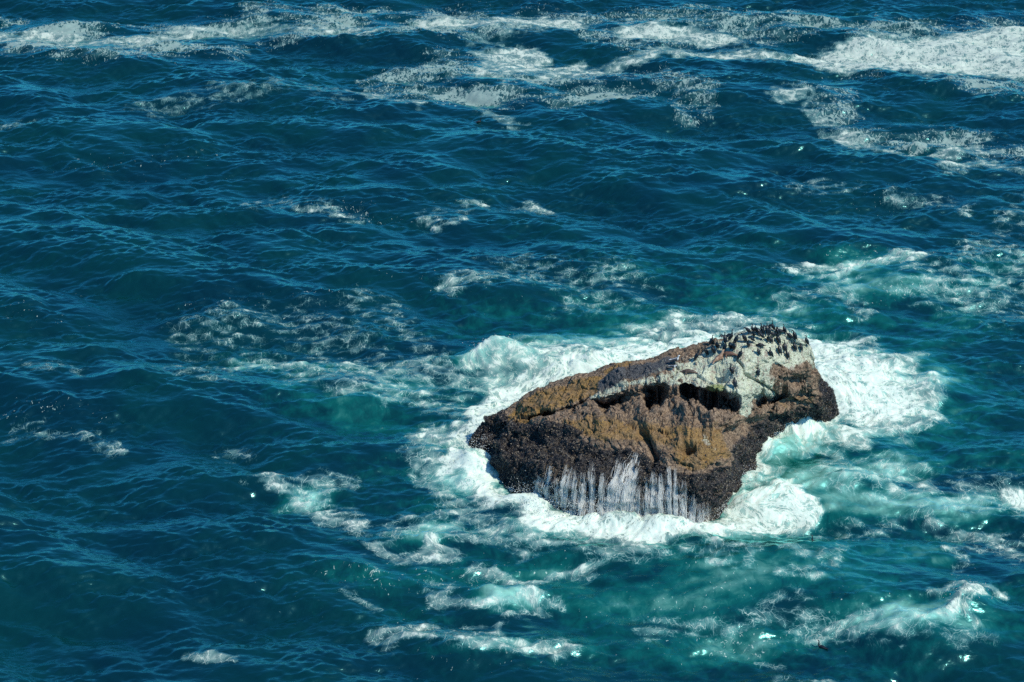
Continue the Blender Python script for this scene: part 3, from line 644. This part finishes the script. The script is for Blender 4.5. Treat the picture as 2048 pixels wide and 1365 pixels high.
bvh = BVHTree.FromPolygons([tuple(v) for v in ROCK[::2, ::2].reshape(-1, 3)],
                           [(i * len(range(0, NV, 2)) + j, (i + 1) * len(range(0, NV, 2)) + j, (i + 1) * len(range(0, NV, 2)) + j + 1, i * len(range(0, NV, 2)) + j + 1)
                            for i in range(len(range(0, NU, 2)) - 1) for j in range(len(range(0, NV, 2)) - 1)])
def on_rock(c, r):
    d = ray(c, r); h = bvh.ray_cast(Vector((0, 0, CAM_H)), Vector(d).normalized())
    return h[0], h[1]

# ------------------------------------------------------------------ white water running off the front of the rock
t = NT('falling white water')
nz = t.noise(t.n('TexCoord').outputs['Object'], 9, 3).outputs['Fac']
t.put(t.b.inputs['Base Color'], t.mix(nz, (.86, .88, .82), (.95, .95, .90))); t.b.inputs['Roughness'].default_value = .35
tr_ = t.n('BsdfTranslucent'); tr_.inputs['Color'].default_value = (.95, .95, .92, 1); ms_ = t.n('MixShader'); ms_.inputs[0].default_value = .5
t.put(ms_.inputs[1], t.b.outputs[0]); t.put(ms_.inputs[2], tr_.outputs[0]); t.put([n_ for n_ in t.t.nodes if n_.type == 'OUTPUT_MATERIAL'][0].inputs[0], ms_.outputs[0])
WHITE = t.m
VS, FS, base_i = [], [], 0
rows_g = proj(ROCK)[1]; cols = cq
def top_row(c):
    return np.interp(c, [1020, 1040, 1060, 1075, 1095, 1110, 1140, 1180, 1215, 1240, 1262, 1285, 1305, 1330, 1360, 1395, 1430], [975, 985, 972, 952, 942, 950, 944, 936, 942, 930, 928, 940, 962, 958, 955, 990, 1005])
# each run: column, half width, strands, share of the fall it covers from the bottom, sideways drift, strand width
RUNS = [(1022, 10, 16, .6, 3, .6), (1048, 5, 14, .7, 6, .6), (1068, 4, 46, 1, 18, 1), (1090, 4, 50, 1, 16, 1.1), (1112, 4, 26, .8, 8, .8), (1126, 5, 50, 1, 14, 1.1), (1146, 7, 34, .9, 6, .8), (1164, 6, 30, .8, 4, .7), (1182, 6, 34, .95, 4, .7),
        (1200, 5, 30, .8, 8, .8), (1216, 6, 60, 1, 26, 1.1), (1229, 5, 36, .9, 18, .9), (1244, 6, 84, 1.05, 30, 1.3), (1258, 5, 40, .8, 12, .9), (1272, 7, 30, .6, 4, .8), (1292, 6, 30, .8, 2, .7), (1306, 5, 44, 1, 2, .9), (1322, 6, 50, .95, 1, .9),
        (1338, 4, 50, 1.05, 1, 1), (1350, 4, 40, 1, 1, .9), (1366, 7, 40, .85, 0, .7), (1384, 7, 34, .75, 0, .6), (1402, 8, 26, .7, 0, .6), (1418, 6, 12, .5, 0, .5)]
RUNS += [(random.uniform(1010, 1330), random.uniform(6, 14), 26, random.uniform(.25, .5), random.uniform(0, 8), 1.0) for _ in range(14)]
RUNS += [(random.uniform(1020, 1420), random.uniform(6, 14), 14, random.uniform(.3, .95), random.uniform(0, 8), .5) for _ in range(14)]
for (cc, hw_, cnt, share, drf, wk) in RUNS:
  for _ in range(int(cnt * 2.3)):
    c0 = cc + random.gauss(0, hw_ * .55)
    u0 = (c0 - 938) / (1677 - 938) * (NU - 1)
    wl_r = np.interp(c0, ST[:, 0], ST[:, 13]); tr = top_row(cc) - 9
    tr = wl_r - (wl_r - tr) * share * (1.1 - .45 * random.random() ** 2)
    drift_ = drf * random.uniform(.7, 1.1)
    col_i = int(u0); v0s = np.where(rows_g[col_i, 200:] > tr)[0]
    if len(v0s) == 0: continue
    v0 = 200 + v0s[0]
    zc = ROCK[col_i, v0:, 2]; e = np.where(zc < -.05)[0]
    v1 = v0 + (e[0] if len(e) else NV - v0 - 1)
    if v1 - v0 < 8: continue
    if random.random() < .45:
        q0 = random.uniform(0, .6); v1, v0 = v0 + int((v1 - v0) * min(1, q0 + random.uniform(.2, .6))), v0 + int((v1 - v0) * q0)
    n = 22; tt = np.linspace(0, 1, n)
    vv = v0 + (v1 - v0) * tt; uu = u0 + drift_ * (1 - tt) ** 2 + 2.2 * np.sin(tt * 11 + c0 * 3) * random.random() + 1.2 * np.sin(tt * 23 + c0 * 5) * random.random()
    uu = np.clip(uu, 1, NU - 2)
    i = uu.astype(int); jj = np.clip(vv.astype(int), 0, NV - 2); a = (uu - i)[:, None]; b = (vv - jj)[:, None]
    P = (ROCK[i, jj] * (1 - a) + ROCK[i + 1, jj] * a) * (1 - b) + (ROCK[i, jj + 1] * (1 - a) + ROCK[i + 1, jj + 1] * a) * b
    for _q in range(2): P[1:-1] = (P[:-2] + P[1:-1] * 2 + P[2:]) / 4
    P = P + np.array([0, -1, .35]) * (.03 + .10 * random.random() + .10 * tt[:, None])
    wd = random.uniform(.005, .015) * wk * (1.8 if random.random() < .1 else 1) * (np.sin(np.pi * np.clip(tt * .92 + .04, 0, 1)) ** .6 * (.6 + .5 * tt) + .05)
    ring = np.stack([P + np.array([-1, 0, 0]) * wd[:, None], P + np.array([0, -.7, .5]) * wd[:, None], P + np.array([1, 0, 0]) * wd[:, None]], 1)
    VS.append(ring.reshape(-1, 3))
    k = np.arange(n - 1)[:, None] * 3 + base_i
    FS.append(np.concatenate([np.concatenate([k, k + 1, k + 4, k + 3], 1), np.concatenate([k + 1, k + 2, k + 5, k + 4], 1)]))
    base_i += n * 3
cas = link('cascading_water', tri_mesh('cascading_water', np.concatenate(VS), np.concatenate(FS)), WHITE)
cas['kind'] = 'stuff'; cas['label'] = 'thin white runs of water pouring off the dark front of the rock'; cas['category'] = 'cascade'

# ------------------------------------------------------------------ spray thrown up where swell meets rock
ico_v = np.array([(1, 0, 0), (-1, 0, 0), (0, 1, 0), (0, -1, 0), (0, 0, 1), (0, 0, -1)], float)
ico_f = np.array([[0, 2, 4], [2, 1, 4], [1, 3, 4], [3, 0, 4], [2, 0, 5], [1, 2, 5], [3, 1, 5], [0, 3, 5]])
pts = []
def sea_h(c, r):
    p = at_z(np.array([c]), np.array([r]), 0)[0]
    return p
for c, r, rx, ry, h, n in [(1590, 858, 34, 10, .9, 700), (1545, 890, 30, 14, .6, 450), (955, 925, 30, 16, .8, 600), (1935, 1215, 30, 12, .9, 380), (1345, 1058, 70, 8, .5, 500), (1230, 1040, 90, 12, .9, 2200), (1240, 1025, 50, 14, .9, 900), (1060, 1000, 40, 14, .6, 500), (1100, 1025, 70, 10, .5, 450), (1000, 705, 50, 8, .5, 250), (1440, 1030, 25, 20, .5, 350), (1495, 970, 25, 18, .4, 250)]:
    for _ in range(n):
        p = sea_h(c + random.gauss(0, rx * .6), r + random.gauss(0, ry * .6))
        li = 1.0 * h
        pts.append((p[0], p[1], abs(random.gauss(0, .6)) * h * 1.3 + .25 + .3 * random.random(), random.uniform(.012, .034)))
pts = np.array(pts); sp_v = (pts[:, None, :3] + ico_v[None] * pts[:, None, 3:4]).reshape(-1, 3)
sp_f = (np.arange(len(pts))[:, None, None] * 6 + ico_f[None]).reshape(-1, 3)
spray = link('spray', tri_mesh('spray', sp_v, sp_f), WHITE); spray['kind'] = 'stuff'
spray['label'] = 'white spray drops thrown up round the foot of the rock'; spray['category'] = 'spray'

# ================================================================== ANIMALS
def tube(spine, k=10):
    """spine: list of (x, y, z, half-width across, half-depth along the bend)"""
    sp = np.array(spine, float); P = sp[:, :3]; n = len(P); V, Fq = [], []
    tg = np.gradient(P, axis=0); tg /= np.linalg.norm(tg, axis=1, keepdims=True)
    side = np.array([0, 1.0, 0])
    for i in range(n):
        s_ = side - tg[i] * (side @ tg[i])
        if np.linalg.norm(s_) < .2: s_ = np.array([1.0, 0, 0]) - tg[i] * tg[i][0]
        s_ /= np.linalg.norm(s_); u_ = np.cross(tg[i], s_)
        for a in range(k):
            th = 2 * math.pi * a / k
            V.append(P[i] + s_ * math.cos(th) * sp[i, 3] + u_ * math.sin(th) * sp[i, 4])
    for i in range(n - 1):
        for a in range(k): Fq.append((i * k + a, i * k + (a + 1) % k, (i + 1) * k + (a + 1) % k, (i + 1) * k + a))
    V.append(P[0]); V.append(P[-1]); q = len(V)
    F3 = [(q - 2, (a + 1) % k, a) for a in range(k)] + [(q - 1, (n - 1) * k + a, (n - 1) * k + (a + 1) % k) for a in range(k)]
    return V, Fq + F3
def fused(name, tubes, voxel, mat, colour=None):
    """several tubes grown together into one continuous skin"""
    V, Fc = [], []
    for s_ in tubes:
        v, f = tube(s_); b = len(V); V += [tuple(p) for p in v]; Fc += [tuple(i + b for i in g_) for g_ in f]
    m = bpy.data.meshes.new(name); m.from_pydata(V, [], Fc); m.update()
    o = bpy.data.objects.new(name + '_source', m); COL.objects.link(o)
    md = o.modifiers.new('r', 'REMESH'); md.mode = 'VOXEL'; md.voxel_size = voxel; md.use_smooth_shade = True
    ms = o.modifiers.new('s', 'SMOOTH'); ms.factor = .5; ms.iterations = 2
    dg = bpy.context.evaluated_depsgraph_get(); dg.update()
    m2 = bpy.data.meshes.new_from_object(o.evaluated_get(dg)); m2.name = name
    bpy.data.objects.remove(o); bpy.data.meshes.remove(m)
    co = np.zeros(len(m2.vertices) * 3, np.float32); m2.vertices.foreach_get('co', co); co = co.reshape(-1, 3)
    if colour is not None:
        ca = m2.attributes.new('plumage', 'FLOAT_COLOR', 'POINT')
        ca.data.foreach_set('color', np.concatenate([colour(co), np.ones((len(co), 1))], 1).astype(np.float32).reshape(-1))
    m2.materials.clear(); m2.materials.append(mat)
    return m2
t = NT('plumage'); at = t.n('Attribute', attribute_name='plumage').outputs['Color']
nz = t.noise(t.n('TexCoord').outputs['Object'], 40, 2).outputs['Fac']
t.put(t.b.inputs['Base Color'], t.mix(t.math('MULTIPLY', nz, .35), at, (.0, .0, .0))); t.b.inputs['Roughness'].default_value = .42
t.b.inputs['Specular IOR Level'].default_value = .4
PLUM = t.m
def wing(x0, z0, x1, z1, y, wd=.065):
    out = []
    for sgn in (-1, 1):
        n = 5; out.append([(x0 + (x1 - x0) * k / 4, sgn * (y - .02 * k / 4 * 2), z0 + (z1 - z0) * k / 4, .022 + .012 * math.sin(k / 4 * 3), wd * (1.0, 1.25, 1.1, .7, .25)[k]) for k in range(n)])
    return out
def legs(x, z, y=.05):
    o = []
    for sgn in (-1, 1):
        o.append([(x, sgn * y, z, .02, .02), (x + .01, sgn * y, .03, .014, .014), (x + .02, sgn * y, .006, .014, .012)])
        o.append([(x - .01, sgn * y, .012, .012, .008), (x + .04, sgn * y, .010, .030, .008), (x + .09, sgn * (y + .01), .008, .040, .006)])
    return o
def cor_col(co):
    c = np.tile(np.array([.008, .010, .016]), (len(co), 1))
    c[:, 1:] += .006 * smooth(.3, .5, co[:, 2])[:, None]
    return c
def cor(name, neck, body=None, tail=None, wings=None, lg=True):
    body = body or [(-.13, 0, .10, .045, .04), (-.09, 0, .17, .095, .08), (-.03, 0, .27, .125, .12), (.02, 0, .36, .125, .122), (.055, 0, .44, .095, .095), (.07, 0, .50, .056, .056)]
    T_l = [body + neck]
    T_l.append(tail or [(-.10, 0, .15, .035, .02), (-.15, 0, .08, .045, .014), (-.20, 0, .01, .05, .010)])
    T_l += wings or wing(.05, .44, -.16, .10, .105)
    if lg: T_l += legs(-.02, .16)
    return fused(name, T_l, .0135, PLUM, cor_col)
COR = {
 'upright': cor('cormorant_upright', [(.065, 0, .56, .034, .034), (.06, 0, .62, .029, .029), (.07, 0, .675, .03, .03), (.10, 0, .70, .036, .034), (.135, 0, .70, .024, .022), (.165, 0, .695, .012, .011), (.20, 0, .685, .009, .008)]),
 'tall': cor('cormorant_tall', [(.065, 0, .58, .034, .034), (.05, 0, .67, .028, .028), (.055, 0, .74, .03, .03), (.085, 0, .765, .036, .034), (.12, 0, .765, .024, .022), (.16, 0, .76, .011, .010), (.19, 0, .75, .009, .008)]),
 'preening': cor('cormorant_preening', [(.09, 0, .55, .036, .036), (.08, 0, .60, .032, .032), (.03, .01, .625, .03, .03), (-.02, .03, .59, .034, .034), (-.045, .04, .55, .026, .026), (-.06, .045, .50, .012, .012)]),
 'hunched': cor('cormorant_hunched', [(.15, 0, .42, .055, .055), (.20, 0, .44, .04, .04), (.25, 0, .43, .036, .036), (.29, 0, .41, .026, .024), (.34, 0, .38, .010, .010)],
                body=[(-.15, 0, .16, .03, .03), (-.10, 0, .21, .075, .06), (-.03, 0, .28, .105, .09), (.05, 0, .35, .105, .095), (.11, 0, .39, .075, .075)],
                tail=[(-.11, 0, .20, .035, .02), (-.18, 0, .15, .045, .014), (-.25, 0, .09, .05, .010)], wings=wing(.10, .38, -.17, .19, .09)),
 'bowed': cor('cormorant_bowed', [(.09, 0, .57, .033, .033), (.13, 0, .62, .030, .030), (.18, 0, .62, .034, .034), (.205, 0, .57, .026, .026), (.215, 0, .52, .012, .012)]),
 'crouching': cor('cormorant_crouching', [(.20, 0, .25, .05, .05), (.25, 0, .24, .036, .034), (.29, 0, .21, .026, .024), (.33, 0, .18, .010, .010)],
                body=[(-.20, 0, .17, .03, .03), (-.12, 0, .19, .08, .06), (-.03, 0, .22, .11, .085), (.06, 0, .24, .11, .09), (.14, 0, .25, .075, .07)],
                tail=[(-.14, 0, .19, .04, .02), (-.24, 0, .19, .045, .014), (-.33, 0, .20, .05, .010)], wings=wing(.12, .26, -.22, .19, .095)),
 'drying': cor('cormorant_drying', [(.08, 0, .56, .033, .033), (.09, 0, .62, .03, .03), (.12, 0, .65, .034, .034), (.16, 0, .64, .022, .02), (.20, 0, .63, .009, .008)],
                wings=[[(.03, s_ * .06, .44, .05, .10), (.0, s_ * .17, .50, .02, .13), (-.02, s_ * .26, .55, .016, .12), (-.03, s_ * .34, .52, .014, .08), (-.04, s_ * .40, .46, .012, .03)] for s_ in (-1, 1)]),
 'swimming': cor('cormorant_swimming', [(.19, 0, .09, .05, .05), (.21, 0, .17, .033, .033), (.20, 0, .26, .028, .028), (.21, 0, .33, .03, .03), (.245, 0, .355, .034, .032), (.28, 0, .35, .022, .02), (.33, 0, .345, .009, .009)],
                body=[(-.24, 0, .03, .03, .02), (-.15, 0, .02, .08, .05), (-.03, 0, .01, .10, .07), (.08, 0, .01, .10, .07), (.15, 0, .04, .075, .06)],
                tail=[(-.2, 0, .03, .04, .015), (-.28, 0, .04, .045, .012), (-.36, 0, .05, .05, .010)], wings=wing(.10, .06, -.24, .04, .07, .035), lg=False),
}
CATS = ('cormorant', 'cormorants resting on the white top of the rock')
B = [  # column, row of feet, height in rows, facing degrees (0 = right, 180 = left, 90 = away, 270 = towards us), pose, label
 (1393, 721, 17, 20, 'upright', 'black cormorant standing alone at the far left end of the flock'),
 (1423, 690, 16, 25, 'upright', 'leftmost cormorant seen against the surf, its head turned to the left'),
 (1435, 700, 21, 250, 'upright', 'large cormorant facing us beside the dark hollow, left of the wing drying one'),
 (1450, 687, 17, 100, 'drying', 'cormorant holding its wings half open at the back left of the rock'),
 (1412, 712, 17, 200, 'upright', 'dark cormorant bunched in the shaded hollow, left of the tan sea lion'),
 (1426, 709, 16, 160, 'preening', 'dark preening cormorant tucked in just behind the back of the tan sea lion'),
 (1450, 702, 16, 30, 'upright', 'slim cormorant directly behind the raised head of the tan sea lion'),
 (1467, 703, 22, 260, 'upright', 'big glossy cormorant directly behind the dark brown lying sea lion'),
 (1460, 700, 14, 200, 'preening', 'preening cormorant pressed against the left side of the big glossy one'),
 (1461, 682, 19, 20, 'tall', 'cormorant with outstretched neck on the back edge, right of the wing drying one'),
 (1472, 688, 16, 30, 'bowed', 'cormorant bowing its neck right beside the outstretched one on the back edge'),
 (1489, 685, 21, 170, 'bowed', 'tall cormorant looking down to the left, in front of the hunched bird on the skyline'),
 (1496, 670, 12, 175, 'hunched', 'hunched cormorant leaning out to the left on the skyline'),
 (1505, 686, 10, 170, 'hunched', 'small hunched cormorant with its head down, below the tight pair on the skyline'),
 (1496, 696, 15, 240, 'upright', 'cormorant with a long thin shadow, in front of the small hunched bird'),
 (1505, 666, 16, 190, 'tall', 'left one of the tight pair on the skyline, standing bolt upright'),
 (1511, 666, 14, 170, 'upright', 'right one of the tight pair on the skyline, its beak pointing left'),
 (1508, 676, 12, 270, 'preening', 'dark round backed cormorant just in front of the tight pair on the skyline'),
 (1517, 670, 11, 140, 'hunched', 'low leaning cormorant between the tight pair and the bird on the bare ledge'),
 (1523, 680, 12, 165, 'hunched', 'bulky cormorant leaning forward with both yellowish feet apart'),
 (1524, 667, 17, 150, 'upright', 'slim cormorant on the skyline, looking left over open surf'),
 (1533, 667, 16, 110, 'drying', 'broad shouldered cormorant with half open wings in the middle of the skyline'),
 (1539, 669, 17, 100, 'tall', 'narrow cormorant with its beak pointing straight up on the skyline'),
 (1546, 662, 17, 170, 'tall', 'highest cormorant of all, its pale neck stretched above the others'),
 (1554, 669, 13, 140, 'preening', 'cormorant with its head tucked away, just right of the highest one'),
 (1546, 675, 9, 200, 'crouching', 'greenish low crouching cormorant below the highest one'),
 (1536, 687, 18, 260, 'upright', 'left one of two overlapping cormorants in the middle of the white top'),
 (1542, 686, 12, 150, 'preening', 'right one of two overlapping cormorants, bending low in the middle of the white top'),
 (1556, 688, 17, 150, 'preening', 'stout upright cormorant with hidden head, below the low crouching greenish one'),
 (1569, 667, 15, 160, 'upright', 'cormorant leaning left on the skyline, alone between the highest bird and the right edge'),
 (1561, 669, 8, 170, 'crouching', 'small crouching cormorant half hidden by a guano ridge on the skyline'),
 (1580, 681, 13, 170, 'hunched', 'cormorant stooping to the left with a long flat shadow near the right skyline'),
 (1589, 680, 18, 165, 'bowed', 'cormorant curving its neck down at the right skyline, beside the stooping one'),
 (1613, 691, 17, 165, 'upright', 'rightmost cormorant, standing apart on the very edge of the drop'),
 (1589, 701, 16, 150, 'upright', 'lone slim cormorant second from the right on the open slope'),
 (1602, 701, 12, 130, 'preening', 'small preening cormorant below the rightmost bird'),
 (1569, 702, 17, 110, 'upright', 'cormorant with raised beak, left of the slim one on the right slope'),
 (1558, 709, 20, 140, 'upright', 'tall cormorant leaning left in the centre of the open slope'),
 (1574, 717, 16, 150, 'upright', 'lowest cormorant of the right slope, standing above the brown cliff'),
 (1541, 717, 21, 200, 'upright', 'black cormorant with a bold shadow at the lower edge of the white slope'),
 (1517, 710, 14, 140, 'upright', 'small slim cormorant with a thin shadow, right of the end of the crack'),
 (1521, 697, 9, 180, 'crouching', 'cormorant lying low with its tail stretched to the right'),
 (1480, 718, 19, 30, 'upright', 'cormorant leaning right at the top end of the dark crack'),
 (1463, 750, 19, 150, 'upright', 'upper one of two cormorants standing below the flock beside the dark hollow'),
 (1469, 775, 17, 100, 'preening', 'lowest cormorant of all, round backed above the dark overhang'),
 (1515, 751, 17, 100, 'upright', 'lone cormorant on the white slope just right of the dark crack'),
]
BM = {}
for k_, m_ in COR.items():
    zz = [v.co.z for v in m_.vertices]; BM[k_] = max(zz)
def place(name, mesh, c, r, hpx, face, height, label, cat, group=None, sink=.01, on=None):
    if on is None:
        p, nrm = on_rock(c, r)
        if p is None: 
            p, nrm = on_rock(c, r + 3)
            if p is None:
                q = at_z(np.array(c), np.array(r), 8.0); p = Vector(q)
    else: p = on
    dist = (p - cam.location).length
    size = hpx / (FPX / dist) / math.cos(PITCH) / height
    if cat == 'cormorant': size = min(max(size, .76), 1.14)
    o = bpy.data.objects.new(name, mesh); COL.objects.link(o)
    o.location = p - Vector((0, 0, sink * size)); o.scale = (size,) * 3
    o.rotation_euler = (R(random.uniform(-4, 4)), R(random.uniform(-3, 3)), R(face + random.uniform(-8, 8)))
    o['label'] = label; o['category'] = cat
    if group: o['group'] = group
    return o
for (c, r, h, fc, pose, lab) in B:
    place('cormorant', COR[pose], c, r, h * 1.20, fc, BM[pose], lab, *CATS)
def sea_point(c, r):
    """the water surface where it is seen at this bearing"""
    p = at_z(np.array(c, float), np.array(r, float), 0)
    i = np.searchsorted(XS, p[0]); j = np.searchsorted(YS, p[1]); z = SEA[i, j, 2]
    p = at_z(np.array(c, float), np.array(r, float), z); i = np.searchsorted(XS, p[0]); j = np.searchsorted(YS, p[1])
    return Vector((p[0], p[1], SEA[i - 1:i + 2, j - 1:j + 2, 2].mean() + .02))
for c, r, h, fc, lab in [(1629, 1089, 12, 120, 'black cormorant swimming below the white mound of foam right of the rock'),
                         (1644, 1296, 14, 150, 'black cormorant swimming near the bottom edge of the picture'),
                         (957, 246, 8, 30, 'tiny dark cormorant floating just below the far foam band')]:
    place('swimming_cormorant', COR['swimming'], c, r, h, fc, BM['swimming'], lab, 'cormorant', 'cormorants swimming in the open water', 0, sea_point(c, r))

# gulls
def gull_col(co):
    c = np.tile(np.array([.78, .80, .78]), (len(co), 1))
    back = smooth(.0, .03, .10 - co[:, 0]) * smooth(.025, .05, np.abs(co[:, 1]) + .02 * (co[:, 2] > .24)) * smooth(.13, .16, co[:, 2])
    c = c * (1 - back[:, None]) + np.array([.045, .05, .065]) * back[:, None]
    bk = smooth(.215, .225, co[:, 0]) * (co[:, 2] > .33); c = c * (1 - bk[:, None]) + np.array([.6, .38, .04]) * bk[:, None]
    lg = 1 - smooth(.09, .11, co[:, 2]); c = c * (1 - lg[:, None]) + np.array([.45, .22, .18]) * lg[:, None]
    return c
def gull(name, neck):
    body = [(-.24, 0, .20, .02, .015), (-.15, 0, .20, .06, .045), (-.04, 0, .20, .085, .075), (.06, 0, .22, .085, .085), (.12, 0, .27, .06, .062)]
    return fused(name, [body + neck] + wing(.08, .25, -.30, .20, .075, .045) + legs(.0, .16, .035), .012, PLUM, gull_col)
g1 = gull('gull_alert', [(.13, 0, .33, .04, .04), (.14, 0, .38, .036, .036), (.165, 0, .41, .04, .038), (.20, 0, .405, .026, .024), (.25, 0, .395, .012, .012)])
g2 = gull('gull_resting', [(.15, 0, .29, .045, .045), (.17, 0, .32, .042, .040), (.20, 0, .32, .026, .024), (.25, 0, .31, .012, .012)])
place('gull', g1, 1350, 727, 17, 10, .45, 'white headed dark winged gull standing with its neck raised on the grey ridge', 'gull', 'pair of gulls on the ridge')
place('gull', g2, 1346, 740, 11, -10, .36, 'lower gull of the pair, resting with its white breast towards the right', 'gull', 'pair of gulls on the ridge')

# sea lions
def fur(name, a, b):
    t = NT(name); z = t.noise(t.n('TexCoord').outputs['Object'], 3.5, 4).outputs['Fac']
    t.put(t.b.inputs['Base Color'], t.mix(t.step(z, .35, .65), a, b)); t.b.inputs['Roughness'].default_value = .6; return t.m
def lion(name, spine, flippers, mat): return fused(name, [spine] + flippers, .022, mat)
l1 = lion('sea_lion_raised', [(-.62, 0, .06, .03, .02), (-.50, 0, .10, .09, .07), (-.30, 0, .17, .17, .15), (-.05, 0, .24, .22, .20), (.16, 0, .34, .20, .20), (.27, 0, .48, .15, .16), (.31, 0, .62, .11, .12), (.34, 0, .73, .085, .09), (.40, 0, .79, .075, .07), (.47, 0, .80, .045, .04), (.51, 0, .80, .02, .02)],
          [[(.16, s_ * .17, .28, .05, .09), (.20, s_ * .27, .12, .03, .08), (.26, s_ * .36, .03, .02, .07), (.24, s_ * .46, .02, .015, .04)] for s_ in (-1, 1)] +
          [[(-.52, s_ * .05, .06, .04, .03), (-.66, s_ * .11, .03, .05, .02), (-.80, s_ * .16, .02, .03, .012)] for s_ in (-1, 1)] +
          [[(.37, s_ * .07, .78, .012, .012), (.35, s_ * .09, .76, .008, .008)] for s_ in (-1, 1)], fur('tan sea lion fur', (.20, .105, .062), (.46, .31, .20)))
low = [(-.78, 0, .05, .03, .02), (-.62, 0, .09, .09, .07), (-.40, 0, .15, .16, .13), (-.12, 0, .19, .22, .18), (.14, 0, .19, .21, .18), (.34, 0, .16, .15, .14), (.48, 0, .14, .10, .10), (.58, 0, .13, .085, .08), (.68, 0, .11, .05, .045), (.73, 0, .10, .02, .02)]
flp = lambda: [[(.18, s_ * .17, .16, .05, .08), (.16, s_ * .30, .06, .03, .08), (.06, s_ * .40, .03, .02, .05)] for s_ in (-1, 1)] + [[(-.62, s_ * .05, .06, .04, .03), (-.80, s_ * .10, .03, .05, .02), (-.96, s_ * .13, .02, .03, .012)] for s_ in (-1, 1)]
l2 = lion('sea_lion_lying', low, flp(), fur('brown sea lion fur', (.085, .035, .022), (.22, .12, .075)))
l3 = lion('sea_lion_sleeping', low, flp(), fur('dark sea lion fur', (.040, .026, .020), (.13, .085, .06)))
G_ = 'sea lions hauled out among the birds'
def lion_at(mesh, c, r, face, size, tilt, label):
    p, n = on_rock(c, r)
    o = bpy.data.objects.new('sea_lion', mesh); COL.objects.link(o); o.location = p + Vector((0, 0, -.03)); o.scale = (size,) * 3
    o.rotation_euler = (0, R(tilt), R(face)); o['label'] = label; o['category'] = 'sea lion'; o['group'] = G_
lion_at(l1, 1438, 721, 35, .86, 0, 'tan sea lion with its head and chest raised on the edge of the dark hollow')
lion_at(l2, 1457, 711, 168, .80, 6, 'dark brown sea lion lying stretched out behind the raised tan one')
lion_at(l3, 1376, 746, 172, .80, 4, 'dark sea lion sleeping on its side right of the two gulls')
